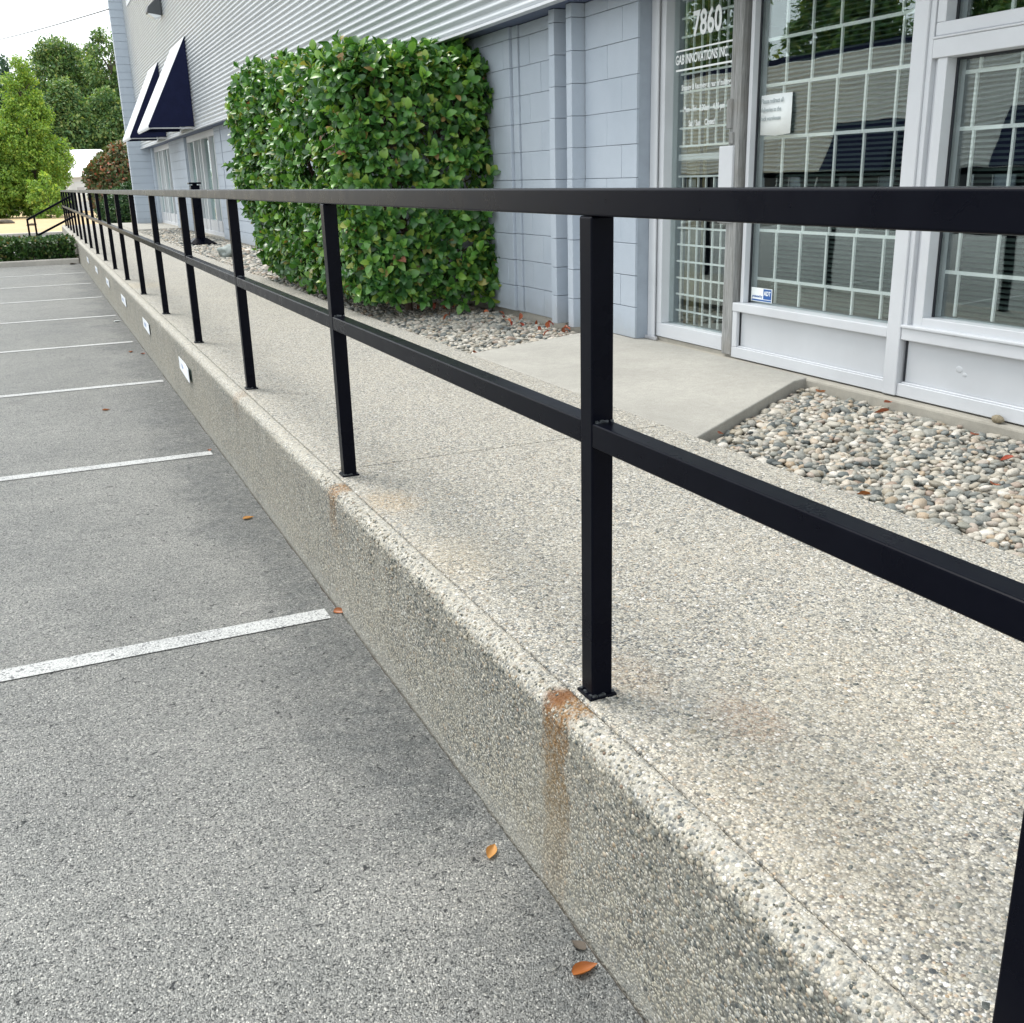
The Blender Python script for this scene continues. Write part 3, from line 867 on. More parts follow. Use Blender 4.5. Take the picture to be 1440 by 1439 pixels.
# foundation
fo = MB().box(2.80, 3.4, -5, 4.45, -0.45, -0.004).build('foundation', M['foundation'], bld, 0.012)
fo = MB().box(2.76, 3.4, 4.98, WY, -0.45, 0.02).build('foundation', M['foundation'], bld, 0.01)
# interior rooms (dim, closed)
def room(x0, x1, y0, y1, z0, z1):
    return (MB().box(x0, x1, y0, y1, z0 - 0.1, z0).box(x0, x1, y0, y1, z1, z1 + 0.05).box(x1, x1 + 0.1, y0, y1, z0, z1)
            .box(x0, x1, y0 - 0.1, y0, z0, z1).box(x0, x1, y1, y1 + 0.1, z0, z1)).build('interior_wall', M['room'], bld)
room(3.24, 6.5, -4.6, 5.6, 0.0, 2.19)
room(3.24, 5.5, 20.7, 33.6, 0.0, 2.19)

# block wall: every block of the near stretch is its own piece
bwall = boxobj('block_wall', M['mortar'], bld, 2.766, 3.2, 4.44, 5.16, 0.0, CZ - 0.003)
CH = 0.2135
blk_cache = {}
def block(y0, y1, z0, z1, xf, xb=2.95, gap=0.0015, mat=None):
    key = (round(y1 - y0, 3), round(z1 - z0, 3), round(xb - xf, 3))
    if key not in blk_cache:
        dy, dz, dx = key
        me_ = MB().box(0, dx, gap, dy - gap, gap, dz - gap).mesh('concrete_block')
        me_.materials.append(M['block'])
        blk_cache[key] = me_
    o = bpy.data.objects.new('concrete_block', blk_cache[key])
    COL.objects.link(o)
    o.parent = bwall
    o.matrix_parent_inverse = Matrix.Identity(4)
    o.location = (xf + random.uniform(-0.0015, 0.0015), y0, z0)
    bv = o.modifiers.new('bevel', 'BEVEL'); bv.width = 0.003; bv.segments = 2
    return o
bwall.matrix_parent_inverse = Matrix.Identity(4); bwall.location = (0, 0, 0)
bwall.matrix_parent_inverse = world_mat(bld).inverted()
tops = [i * CH for i in range(11)]
def courses(y0, y1, xf, joints_even, joints_odd, xb=2.95):
    for i, z in enumerate(tops):
        zt = min(z + CH, CZ - 0.004)
        if zt - z < 0.03: continue
        js = joints_even if i % 2 == 0 else joints_odd
        e = [y0] + [j for j in js if y0 + 0.03 < j < y1 - 0.03] + [y1]
        for a, b in zip(e[:-1], e[1:]): block(a, b, z, zt, xf, xb)
J1 = [4.64 + 0.41 * i for i in range(-2, 60)]; J2 = [4.84 + 0.41 * i for i in range(-2, 60)]
courses(4.44, 5.155, 2.75, [4.84], [4.64])
courses(5.16, 5.245, 2.645, [], [])
courses(5.43, 5.52, 2.645, [], [])
boxobj('wall_core', M['mortar'], bwall, 2.80, 3.2, 5.165, 11.2, 0.0, CZ - 0.003)
courses(5.525, 6.25, 2.75, J1, J2)
courses(6.255, 6.36, 2.735, [], [])
courses(6.365, 8.4, 2.71, J1, J2)
boxobj('wall_panel', M['block'], bwall, 2.72, 3.2, 8.41, 11.2, 0.0, CZ - 0.003)
# far stretch, seen small: courses with raked joints
mb = MB()
for i, z in enumerate(tops):
    zt = min(z + CH, CZ - 0.004)
    if zt - z > 0.03: mb.box(2.75, 3.2, 11.2, 20.55, z + 0.004, zt - 0.004)
mb.build('block_courses', M['block'], bwall)
boxobj('wall_core', M['mortar'], bwall, 2.765, 3.19, 11.21, 20.54, 0.001, CZ - 0.004)
# wing wall at the far end
mb = MB(); mc = MB()
for i in range(40):
    z = -0.5 + i * CH
    off = 0.2 if i % 2 else 0.0
    mb.box(2.10, 3.2, WY, WY + 0.3, z + 0.006, z + CH - 0.006)
mb.build('wing_wall', M['block'], bld)
boxobj('wing_wall_core', M['mortar'], bld, 2.112, 3.19, WY + 0.012, WY + 0.29, -0.5, -0.5 + 40 * CH)

# ---- storefront: door, window bays
FX = 2.85                      # face of the frames
# door jambs
j = MB().box(FX, 2.99, 4.355, 4.437, 0.0, CZ - 0.004).build('door_jamb', M['white'], bld, 0.004)
MB().box(FX - 0.012, FX, 4.335, 4.372, 0.02, CZ - 0.006).build('jamb_bead', M['white'], j, 0.003)
door = MB().box(FX + 0.012, 2.965, 3.575, 4.345, 0.025, 0.115).box(FX + 0.012, 2.965, 4.285, 4.345, 0.115, CZ - 0.01).box(FX + 0.012, 2.965, 3.555, 3.575, 0.115, CZ - 0.01) \
    .build('door', M['white'], bld, 0.003)
MB().box(2.926, 2.932, 3.575, 4.285, 0.116, CZ - 0.01).build('pane', M['glass'], door)
mb = MB()
for i in range(8):
    y = 3.625 + i * 0.0885
    mb.box(2.985, 2.996, y - 0.0048, y + 0.0048, 0.12, 1.07); mb.box(2.985, 2.996, y - 0.0048, y + 0.0048, 1.255, CZ - 0.02)
for z in [0.20 + 0.1085 * i for i in range(9)] + [1.255 + 0.1085 * i for i in range(9)]:
    mb.box(2.980, 2.9845, 3.60, 4.285, z - 0.0062, z + 0.0062)
mb.build('security_grille', M['grille'], door)
MB().box(2.975, 3.0, 3.60, 4.285, 1.165, 1.205).build('push_bar', M['white'], door, 0.004)
MB().box(FX - 0.02, FX + 0.012, 3.49, 3.625, 0.80, 1.235).build('lock_guard', M['white'], door, 0.005)
MB().box(FX - 0.006, FX + 0.012, 3.56, 3.615, 0.79, 0.93).build('latch_plate', M['wood'], door, 0.003)
hg = MB().box(FX - 0.018, FX - 0.0005, 3.52, 3.565, 1.33, 1.49).build('hinge', M['wood'], door, 0.004)
MB().box(FX - 0.016, FX - 0.0005, 3.50, 3.54, 1.245, 1.31).build('hinge', M['wood'], door, 0.004)
MB().box(FX - 0.02, FX + 0.0, 4.30, 4.44, -0.001, 0.022).build('threshold', M['silver'], door, 0.003)
MB().box(3.08, 3.10, 4.22, 4.34, 0.05, 2.15).box(3.085, 3.10, 4.14, 4.16, 0.05, 2.15).build('curtain', M['curtain'], door)
MB().box(FX + 0.02, 3.2, 3.4, 4.44, -0.06, 0.020).build('door_sill', M['foundation'], bld, 0.004)
wp = MB().box(FX - 0.004, 2.99, 3.455, 3.553, 0.012, CZ - 0.006).build('wooden_post', M['wood'], bld, 0.006)
# lettering on the door
dg = None
def text(body, size, y, z, x, mat, parent, sx=1.0, bold=0.0, align='CENTER', name='lettering', rot=0.0):
    cu = bpy.data.curves.new(name, 'FONT')
    cu.body = body; cu.size = size; cu.align_x = align; cu.align_y = 'CENTER'
    cu.extrude = 0.0004; cu.offset = bold; cu.resolution_u = 3
    tmp = bpy.data.objects.new(name, cu); COL.objects.link(tmp)
    bpy.context.view_layer.update()
    me_ = bpy.data.meshes.new_from_object(tmp.evaluated_get(bpy.context.evaluated_depsgraph_get()))
    me_.name = name
    bpy.data.objects.remove(tmp)
    # local x -> -Y, local y -> +Z, local z -> -X
    B = Matrix(((0, 0, -1), (-1, 0, 0), (0, 1, 0))).to_4x4()
    me_.transform(Matrix.Translation((x, y, z)) @ B @ Matrix.Rotation(rot, 4, 'Z') @ Matrix.Diagonal((sx, 1, 1, 1)))
    me_.materials.clear(); me_.materials.append(mat)
    return link_mesh(name, me_, parent)
LX = 2.9235
text('7860', 0.195, 3.925, 1.95, LX, M['letter'], door, 0.78, 0.0045)
text('GAB INNOVATIONS INC.', 0.078, 4.262, 1.765, LX, M['letter'], door, 0.645, 0.0016, 'LEFT')
MB().box(LX - 0.0005, LX + 0.0002, 3.615, 4.255, 1.701, 1.712).box(LX - 0.0005, LX + 0.0002, 3.615, 4.255, 1.815, 1.824).build('underline', M['letter'], door)
text('Shipping & Receiving at rear of building', 0.046, 3.925, 1.60, LX, M['letter'], door, 0.72, 0.0008)
text('Mon - Fri   8:30am - 4:30 pm', 0.050, 3.935, 1.47, LX, M['letter'], door, 0.76, 0.0010)
text('Sat / Sun    Closed', 0.050, 3.955, 1.385, LX, M['letter'], door, 0.76, 0.0010)

# window bay beside the door
def bay(name, y0, y1, zs, ze, transom=None, vbars=(), hbars=(), sash=0.0, panel=True):
    """glazing between y0<y1; zs sill, ze head"""
    w = MB()
    w.box(FX + 0.03, 2.98, y1 - 0.03, y1, zs, ze)
    w.box(FX + 0.03, 2.98, y0, y0 + 0.004 + sash, zs, ze)
    w.box(FX + 0.031, 2.979, y0, y1, ze - 0.002, ze + 0.004)
    if sash:
        w.box(FX + 0.01, 2.98, y1 - 0.03 - sash, y1 - 0.03, zs, ze)
        w.box(FX + 0.01, 2.98, y0 + 0.004 + sash, y1 - 0.03 - sash, zs, zs + sash)
    o = w.build(name, M['white'], bld, 0.004)
    a, b = y0 + 0.004 + sash, y1 - 0.03 - sash
    g = MB().box(2.918, 2.926, b - 0.012, b, zs + sash + 0.001, ze - 0.001).box(2.918, 2.926, a, b - 0.012, ze - 0.012, ze - 0.001).build('gasket', M['gasket'], o)
    p = MB().box(2.930, 2.936, a - 0.002, b + 0.002, zs + sash - 0.002, ze).build('pane', M['glass'], o)
    gr = MB()
    for i, y in enumerate(vbars):
        zz = [zs + sash] + list(hbars) + [ze]
        for q, (u, v) in enumerate(zip(zz[:-1], zz[1:])):
            s_ = 0.010 if q % 2 else -0.004
            gr.box(2.982, 2.994, y + s_ - 0.0062, y + s_ + 0.0062, u + 0.006, v - 0.006)
    for z in hbars:
        gr.box(2.978, 2.9815, a, b, z - 0.0085, z + 0.0085)
    if vbars: gr.build('security_grille', M['grille'], o)
    bl = MB()
    z = zs + 0.03
    while z < ze - 0.02:
        bl.add([(3.070, a, z), (3.092, a, z + 0.013), (3.092, b, z + 0.013), (3.070, b, z)], [(0, 1, 2, 3)])
        z += 0.0255
    bl.box(3.071, 3.091, a, b, zs + 0.005, zs + 0.02)
    bl.build('venetian_blind', M['blind'], o)
    return o
win1 = bay('window', 2.165, 3.425, 0.335, CZ - 0.006, None, [3.235, 3.02, 2.80, 2.585, 2.37, 2.20][:5], [0.475, 0.755, 1.27, 1.55, 1.79, 2.1])
# frame members
MB().box(FX - 0.004, 2.99, 2.16, 3.455, 0.283, 0.335).build('sill', M['white'], win1, 0.005)
MB().box(FX + 0.03, 2.99, 2.16, 3.41, 0.075, 0.283).build('spandrel_panel', M['panel'], win1, 0.003)
MB().box(FX + 0.022, FX + 0.03, 3.402, 3.41, 0.078, 0.28).build('gasket', M['gasket'], win1)
MB().box(FX, 2.99, 2.16, 3.455, 0.004, 0.068).box(FX + 0.012, 2.99, 2.16, 3.41, 0.068, 0.075).build('bottom_rail', M['white'], win1, 0.004)
MB().box(FX, 2.99, 3.41, 3.455, 0.068, 0.283).build('side_post', M['white'], win1, 0.004)
mul = MB().box(FX - 0.010, 2.99, 2.07, 2.158, 0.004, CZ - 0.006).build('mullion', M['white'], bld, 0.005)
MB().box(FX + 0.002, 2.98, 2.04, 2.069, 0.345, CZ - 0.008).build('mullion_bead', M['white'], mul, 0.003)
win2 = bay('window', 0.30, 2.04, 0.345, 1.552, None, [1.885, 1.665, 1.445, 1.225, 1.0, 0.78, 0.55], [0.61, 0.93, 1.25, 1.49], 0.055)
MB().box(FX - 0.004, 2.99, -0.6, 2.068, 0.283, 0.343).build('sill', M['white'], win2, 0.005)
MB().box(FX - 0.014, 2.99, -0.6, 2.068, 0.343, 0.358).build('sill_nose', M['white'], win2, 0.004)
MB().box(FX + 0.03, 2.99, -0.6, 2.055, 0.075, 0.283).build('spandrel_panel', M['panel'], win2, 0.003)
MB().box(FX + 0.022, FX + 0.03, 2.047, 2.055, 0.078, 0.28).build('gasket', M['gasket'], win2)
MB().box(FX, 2.99, -0.6, 2.068, 0.004, 0.068).box(FX + 0.012, 2.99, -0.6, 2.055, 0.068, 0.075).build('bottom_rail', M['white'], win2, 0.004)
MB().box(FX + 0.0, 2.99, -0.6, 2.038, 1.552, 1.632).box(FX - 0.006, 2.99, -0.6, 2.038, 1.632, 1.642).build('transom_rail', M['white'], win2, 0.004)
MB().box(FX, 2.99, 0.2, 0.30, 0.36, CZ - 0.006).build('mullion', M['white'], bld, 0.004)
win3 = MB().box(FX + 0.008, 2.985, 0.31, 2.036, 1.644, 1.70).box(FX + 0.008, 2.985, 1.985, 2.036, 1.70, CZ - 0.006).box(FX + 0.008, 2.985, 0.31, 0.36, 1.70, CZ - 0.006).build('window', M['white'], bld, 0.004)
MB().box(2.918, 2.926, 1.973, 1.985, 1.70, CZ - 0.01).box(2.918, 2.926, 0.36, 1.973, 1.70, 1.708).build('gasket', M['gasket'], win3)
MB().box(2.930, 2.936, 0.358, 1.987, 1.698, CZ - 0.008).build('pane', M['glass'], win3)
mb = MB()
for y in (1.74, 1.52, 1.30, 1.08): mb.box(2.982, 2.994, y - 0.0085, y + 0.0085, 1.70, CZ - 0.01)
mb.build('security_grille', M['grille'], win3)
boxobj('side_panel', M['panel'], bld, FX + 0.02, 2.99, -5, 0.2, 0.36, CZ - 0.006)
boxobj('side_panel', M['panel'], bld, FX + 0.02, 2.99, -5, -0.6, 0.0, 0.36)
# dents in the near spandrel panel
for dy, dz, rr in ((1.72, 0.185, 0.022), (1.685, 0.165, 0.014)):
    V_, F_ = ICO2
    me_ = np_mesh('dent', V_ * np.array([0.004, rr, rr * 0.8]) + np.array([FX + 0.031, dy, dz]), F_, True)
    link_mesh('dent', me_, win2, M['panel'])
sh = MB().box(FX - 0.012, FX + 0.03, 4.30, 4.30, 0, 0)

# notice and sticker on the glass
note = MB().add([(2.9275, 3.365, 1.285), (2.924, 3.22, 1.277), (2.917, 3.085, 1.283), (2.916, 3.08, 1.40), (2.922, 3.088, 1.495), (2.926, 3.22, 1.497), (2.9275, 3.365, 1.495), (2.9275, 3.365, 1.39), (2.925, 3.22, 1.39)],
    [(0, 1, 8, 7), (1, 2, 3, 8), (7, 8, 5, 6), (8, 3, 4, 5)])
note = note.build('paper_notice', M['paper'], None, smooth=True)
so = note.modifiers.new('solid', 'SOLIDIFY'); so.thickness = 0.0008
tag(note, 'white sheet of paper taped inside the window beside the door', 'notice')
for i, ln in enumerate(('Please redirect all', 'deliveries to the', 'back warehouse')):
    text(ln, 0.034, 3.35, 1.462 - 0.046 * i, 2.9155, M['ink'], note, 0.80, 0.0003, 'LEFT')
stk = MB().box(2.9285, 2.9297, 3.185, 3.382, 0.348, 0.428).build('security_sticker', M['paper'])
tag(stk, 'small white and blue alarm sticker low in the window corner', 'sticker')
MB().box(2.9276, 2.9284, 3.19, 3.265, 0.365, 0.424).build('blue_square', M['blue'], stk)
text('ADT', 0.036, 3.2275, 0.398, 2.927, M['letter'], stk, 0.85, 0.001)
text('protected by', 0.021, 3.323, 0.378, 2.928, M['blue'], stk, 0.85, 0.0004)
MB().box(2.9276, 2.9284, 3.19, 3.375, 0.352, 0.361).build('blue_bar', M['blue'], stk)

# far door bays
def far_bay(y0, y1, npan, label):
    root = MB().box(2.80, 2.95, y0, y1, 0.0, 0.10).box(2.80, 2.95, y0, y1, CZ - 0.14, CZ - 0.004)
    w = (y1 - y0) / npan
    for i in range(npan + 1):
        y = y0 + i * w
        root.box(2.80, 2.95, max(y0, y - 0.05), min(y1, y + 0.05), 0.10, CZ - 0.14)
    o = root.build('window', M['white'], bld, 0.004)
    for i in range(npan):
        a, b = y0 + i * w + 0.05, y0 + (i + 1) * w - 0.05
        MB().box(2.874, 2.88, a, b, 0.10, CZ - 0.14).build('pane', M['farglass'], o)
        if i % 2 == 1:
            MB().box(2.90, 2.91, a, b, 0.12, 1.45).build('white_screen', M['white'], o)
            MB().box(2.79, 2.80, a - 0.09, a - 0.02, 1.0, 1.25).build('door_pull', M['white'], o, 0.004)
        else:
            MB().box(2.82, 2.87, (a + b) / 2 - 0.03, (a + b) / 2 + 0.03, 0.10, CZ - 0.14).build('glazing_bar', M['white'], o)
            MB().box(2.90, 2.91, a, (a + b) / 2, 0.12, 2.05).build('white_screen', M['white'], o)
        MB().box(2.82, 2.87, a, b, 0.10, 0.34).build('kick_panel', M['panel'], o)
    return o
far_bay(21.35, 25.9, 4, '')
far_bay(29.0, 33.2, 4, '')
for y0, y1 in ((20.56, 21.33), (25.92, 28.98), (33.22, WY - 0.01)):
    pm = MB()
    for i, z in enumerate(tops):
        zt = min(z + CH, CZ - 0.004)
        if zt - z > 0.03: pm.box(2.74, 3.2, y0, y1, z + 0.004, zt - 0.004)
    pm.build('pier', M['block'], bld)
    boxobj('pier_core', M['mortar'], bld, 2.752, 3.19, y0 + 0.01, y1 - 0.01, 0.001, CZ - 0.006)
# upper window near the far corner
uw = MB().box(CX - 0.06, CX + 0.02, 29.6, 32.2, 6.0, 6.12).box(CX - 0.06, CX + 0.02, 32.08, 32.2, 6.12, 7.6).box(CX - 0.06, CX + 0.02, 29.6, 29.72, 6.12, 7.6).box(CX - 0.06, CX + 0.02, 29.6, 32.2, 7.6, 7.7).build('upper_window', M['white'], bld, 0.005)
MB().box(CX - 0.045, CX - 0.035, 29.72, 32.08, 6.12, 7.6).build('pane', M['farglass'], uw)
MB().box(CX - 0.033, CX - 0.03, 29.72, 32.08, 6.12, 7.6).build('backing', M['room'], uw)

# awnings
def awning(y0, y1, zt, zb, xo, label):
    a = empty('awning', (CX - 0.026, (y0 + y1) / 2, zb), label, 'awning', 'navy canvas awnings over the far doors')
    xi = CX - 0.028
    t = 0.012
    for y in (y0, y1 - t):
        MB().prism([(xi, zb), (xo, zb - 0.02), (xo, zb + 0.02), (xi, zt)], 'y', y, y + t).build('side_panel', M['navy'], a)
    n_ = Vector((zt - zb - 0.02, 0, xi - xo)).normalized()
    s_ = MB().prism([(xi, zt + 0.006), (xo - 0.008, zb + 0.018), (xo - 0.008, zb - 0.025), (xo, zb - 0.025), (xo, zb + 0.016), (xi, zt - 0.004)], 'y', y0 - 0.004, y1 + 0.004)
    s_.build('front_panel', M['canvasfront'], a)
    MB().bar((xo + 0.02, y0 + 0.02, zb - 0.03), (xo + 0.02, y1 - 0.02, zb - 0.03), 0.03).bar((xi, y0 + 0.03, zb - 0.03), (xo + 0.04, y0 + 0.03, zb - 0.03), 0.025).build('frame_bar', M['silver'], a)
    return a
awning(22.0, 24.3, 4.02, 2.28, 1.55, 'nearer navy canvas awning on the corrugated wall')
awning(26.9, 29.1, 4.02, 2.28, 1.60, 'farther navy canvas awning half hidden by its neighbour')

# wall lamp
lamp = empty('wall_lamp', (CX - 0.03, 25.1, 4.96), 'dark hooded lamp high on the corrugated wall', 'lamp')
MB().prism([(CX - 0.03, 4.80), (CX - 0.03, 5.16), (CX - 0.13, 5.16), (CX - 0.33, 4.98), (CX - 0.36, 4.86), (CX - 0.31, 4.84)], 'y', 24.95, 25.3).build('hood', plain('lamp_housing', (0.06, 0.065, 0.07), 0.5), lamp, 0.02)
MB().prism([(CX - 0.05, 4.78), (CX - 0.07, 4.84), (CX - 0.30, 4.845), (CX - 0.34, 4.83), (CX - 0.20, 4.74)], 'y', 24.97, 25.28).build('lens', plain('lamp_lens', (0.75, 0.77, 0.78), 0.3), lamp, 0.01)
# overhead wire
pts = []
for i in range(25):
    f = i / 24
    p = Vector((2.09, WY + 0.1, 6.15)).lerp(Vector((-6.3, 108, 13.0)), f)
    p.z -= 4 * 0.25 * f * (1 - f)
    pts.append(p)
wire = MB().tube(pts, 0.018, 5).build('overhead_wire', M['gasket'])
tag(wire, 'thin overhead wire running from the corner of the building across the sky', 'wire')

# ------------------------------------------------------------------ parking signs on the wall
SY = [6.05, 8.83, 11.48, 14.22, 16.9, 19.6]
SL = ['nearest white plate on the low wall, with one end peeling', 'white plate on the low wall facing the second stall beyond the peeling one', 'third white plate along the low wall from the nearest',
      'fourth white plate along the low wall from the nearest', 'next-to-last small white plate on the low wall towards the hedge', 'last and smallest-looking white plate on the low wall by the hedge']
for i, (y, lb) in enumerate(zip(SY, SL)):
    t0 = [0.018, 0.008, 0.003, 0.004, 0.003, 0.003][i]
    L = 0.33
    s = empty('parking_sign', (-0.09, y, -0.17), lb, 'sign', 'white name plates along the parking wall')
    zt, zb = -0.135, -0.235
    ol = [(y - L, zb + 0.012), (y - L + 0.02, zb), (y + L * 0.3, zb + 0.006), (y + L, zb + 0.01), (y + L, zt), (y - L * 0.1, zt - 0.002), (y - L + 0.02, zt)]
    def xx(yy): return -0.097 - t0 * max(0, (y - yy) / L) ** 2
    V = [(xx(a), a, b) for a, b in ol] + [(xx(a) + 0.003, a, b) for a, b in ol]
    nn = len(ol)
    MB().add(V, [tuple(range(nn)), tuple(range(nn, 2 * nn))[::-1]] + [(q, (q + 1) % nn, nn + (q + 1) % nn, nn + q) for q in range(nn)]).build('plate', M['sign'], s)
    MB().add([(-0.0995, y - 0.02, -0.165), (-0.0995, y + 0.17, -0.165), (-0.0995, y + 0.17, -0.20), (-0.0995, y - 0.02, -0.20)], [(0, 1, 2, 3)]).build('faded_print', M['print'], s)
    MB().box(-0.0945, -0.091, y - L + 0.02, y + L - 0.02, zb + 0.006, zt - 0.008).build('edge_shade_strip', M['signshade'], s)  # dark strip added for the shade at the plate's lifted edge

# ------------------------------------------------------------------ bollard stand and boulder
bo = empty('ash_stand', (2.07, 20.1, -0.03), 'black square stand with flat cap and flared foot in the gravel', 'stand')
MB().box(1.985, 2.155, 20.02, 20.19, 0.09, 1.10).build('column', M['black'], bo, 0.006)
MB().box(1.955, 2.185, 19.99, 20.22, 1.12, 1.155).box(2.03, 2.11, 20.06, 20.15, 1.10, 1.12).build('cap', M['black'], bo, 0.004)
bb = MB(); q = [(1.80, 19.83), (2.34, 19.83), (2.34, 20.38), (1.80, 20.38)]; q2 = [(1.96, 19.995), (2.18, 19.995), (2.18, 20.215), (1.96, 20.215)]
bb.add([(*p, -0.03) for p in q] + [(*p, -0.005) for p in q] + [(*p, 0.10) for p in q2], [(3, 2, 1, 0), (0, 1, 5, 4), (1, 2, 6, 5), (2, 3, 7, 6), (3, 0, 4, 7), (4, 5, 9, 8), (5, 6, 10, 9), (6, 7, 11, 10), (7, 4, 8, 11), (8, 9, 10, 11)])
bb.build('flared_foot', M['black'], bo, 0.004)
V_, F_ = rock_variant(ico(4), 91, 0.45)
o = link_mesh('boulder', np_mesh('boulder', V_ * np.array([0.17, 0.30, 0.13]) + np.array([1.93, 15.9, 0.03]), F_, True), None, plain('grey_boulder', (0.22, 0.25, 0.24), 0.85, 0.3, 7, 0.8, 40))
tag(o, 'grey boulder lying in the gravel beyond the clipped bush', 'boulder')
V_, F_ = rock_variant(ICO2, 17, 0.4)
o = link_mesh('loose_rock', np_mesh('loose_rock', V_ * np.array([0.022, 0.03, 0.02]) + np.array([2.822, 1.425, 0.012]), F_, False), None, plain('brown_rock', (0.26, 0.22, 0.15), 0.85, 0.3, 60, 0.6, 200))
tag(o, 'single brown rock on the concrete ledge under the white panel', 'rock')

# ------------------------------------------------------------------ leaves
def leaf_mesh(kind=0):
    """unit leaf along +X (length 1), folded on its midrib and arched; 10 triangles or so"""
    L = np.array([0.0, 0.10, 0.32, 0.60, 0.85, 1.0]); W = np.array([0.0, 0.085, 0.205, 0.245, 0.155, 0.0]) * (1.0 + 0.10 * kind)
    arch = np.array([0.0, 0.03, 0.06, 0.04, -0.03, -0.10]) * (0.6 + 0.5 * kind)
    V = [(0, 0, 0)]
    for l, w, a in zip(L[1:-1], W[1:-1], arch[1:-1]): V += [(l, w, a + w * 0.30), (l, 0, a), (l, -w, a + w * 0.30)]
    V.append((1.0, 0, arch[-1]))
    F = [(0, 2, 1), (0, 3, 2)]
    q = []
    for i in range(3):
        b = 1 + 3 * i
        q += [(b, b + 1, b + 4, b + 3), (b + 1, b + 2, b + 5, b + 4)]
    F += [(10, 11, 13), (11, 12, 13)]
    tri = F + [t for a, b, c, d in q for t in ((a, b, c), (a, c, d))]
    return np.array(V, dtype=float), np.array(tri)
LEAVES = [leaf_mesh(k_) for k_ in (0, 1, 2)]

def frames(X, Nn):
    """rotation matrices with first axis X and third near Nn"""
    X = X / np.linalg.norm(X, axis=1)[:, None]
    Y = np.cross(Nn, X); ln = np.linalg.norm(Y, axis=1)[:, None]
    Y = np.where(ln > 1e-4, Y / np.maximum(ln, 1e-6), np.array([0, 1, 0]))
    Z = np.cross(X, Y)
    return np.stack([X, Y, Z], 2)

def rosettes(P, A, per, length, spread=(0.5, 1.3), jitter=0.25):
    """leaf placements: whorls of leaves round shoot tips P with axes A"""
    n_ = len(P)
    cnt = rng.integers(per[0], per[1] + 1, n_)
    idx = np.repeat(np.arange(n_), cnt)
    N = len(idx)
    a = A[idx] / np.linalg.norm(A[idx], axis=1)[:, None]
    ref = rng.normal(size=(n_, 3))[idx]
    u = np.cross(a, ref); u /= np.linalg.norm(u, axis=1)[:, None]
    v = np.cross(a, u)
    first = np.concatenate([[0], np.cumsum(cnt)[:-1]])
    k_ = np.arange(N) - first[idx]
    phi = 2.4 * k_ + rng.uniform(-0.3, 0.3, N)
    th = spread[0] + (spread[1] - spread[0]) * (k_ / np.maximum(cnt[idx] - 1, 1)) + rng.normal(size=N) * jitter
    X = a * np.cos(th)[:, None] + (u * np.cos(phi)[:, None] + v * np.sin(phi)[:, None]) * np.sin(th)[:, None]
    Nn = a * np.sin(th)[:, None] - (u * np.cos(phi)[:, None] + v * np.sin(phi)[:, None]) * np.cos(th)[:, None] + rng.normal(size=(N, 3)) * 0.2
    back = (k_ / np.maximum(cnt[idx], 1)) * 0.03
    PP = P[idx] - a * back[:, None]
    L = np.minimum(length * np.exp(rng.normal(size=N) * 0.30), length * 1.4)
    S = np.stack([L, L * rng.uniform(0.9, 1.15, N), L], 1)
    return frames(X, Nn), S, PP

# ---- the clipped bush
bush = empty('clipped_bush', (2.1, 9.0, -0.05), 'big clipped evergreen bush with glossy leaves beside the wall', 'bush')
BX0, BX1, BY0, BY1, BZ0, BZ1 = 1.40, 2.82, 6.72, 11.7, -0.02, 2.10
def bush_surface(n_):
    """points and outward normals on a rounded box narrowing to its foot"""
    P, N = [], []
    c = np.array([(BX0 + BX1) / 2, (BY0 + BY1) / 2, 1.05]); h = np.array([(BX1 - BX0) / 2, (BY1 - BY0) / 2, 1.05])
    rad = 0.34
    areas = np.array([h[1] * h[2], h[0] * h[2], h[0] * h[1]])
    while sum(len(p) for p in P) < n_:
        m_ = n_
        ax = rng.choice([0, 0, 0, 1, 1, 2], m_, p=[areas[0] / 3 / areas.sum()] * 3 + [areas[1] / 2 / areas.sum()] * 2 + [areas[2] / areas.sum()])
        q = rng.uniform(-1, 1, (m_, 3)) * h
        sgn = np.where(rng.uniform(size=m_) < 0.78, -1, 1)
        sgn = np.where(ax == 2, 1, sgn)
        q[np.arange(m_), ax] = sgn * h[ax]
        core = np.clip(q, -(h - rad), h - rad)
        d = q - core
        dn = np.linalg.norm(d, axis=1)[:, None]
        nrm = d / np.maximum(dn, 1e-6)
        p = core + nrm * rad
        lump = np.array([mnoise.noise(Vector((x * 1.7, y * 1.7, z * 1.7))) for x, y, z in p]) * 0.07
        p = p + nrm * lump[:, None] + c
        t_ = np.clip((p[:, 2] - 0.0) / 1.15, 0, 1)
        shrink = 1 - 0.16 * (1 - t_) ** 1.6
        p[:, 1] = np.where(p[:, 1] > c[1], c[1] + (p[:, 1] - c[1]) * (1 - 0.20 * (1 - t_) ** 1.3), p[:, 1])
        p[:, 0] = BX1 + (p[:, 0] - BX1) * np.where(p[:, 1] > 7.2, shrink, 1 - 0.08 * (1 - t_))
        p[:, 2] *= 1 + 0.024 * (p[:, 1] - 6.7) * np.clip(p[:, 2] / 1.5, 0, 1)
        ok = (p[:, 2] > -0.02)
        gap = np.array([mnoise.noise(Vector((x * 3.1 + 7, y * 3.1, z * 3.1 + 3))) for x, y, z in p])
        ok &= gap < 0.42
        P.append(p[ok]); N.append(nrm[ok])
    return np.concatenate(P)[:n_], np.concatenate(N)[:n_]
P, N = bush_surface(7000)
depth_in = rng.uniform(0, 1, len(P)) ** 1.7 * 0.20
n_sh = 220
sh = rng.choice(len(P), n_sh, replace=False)
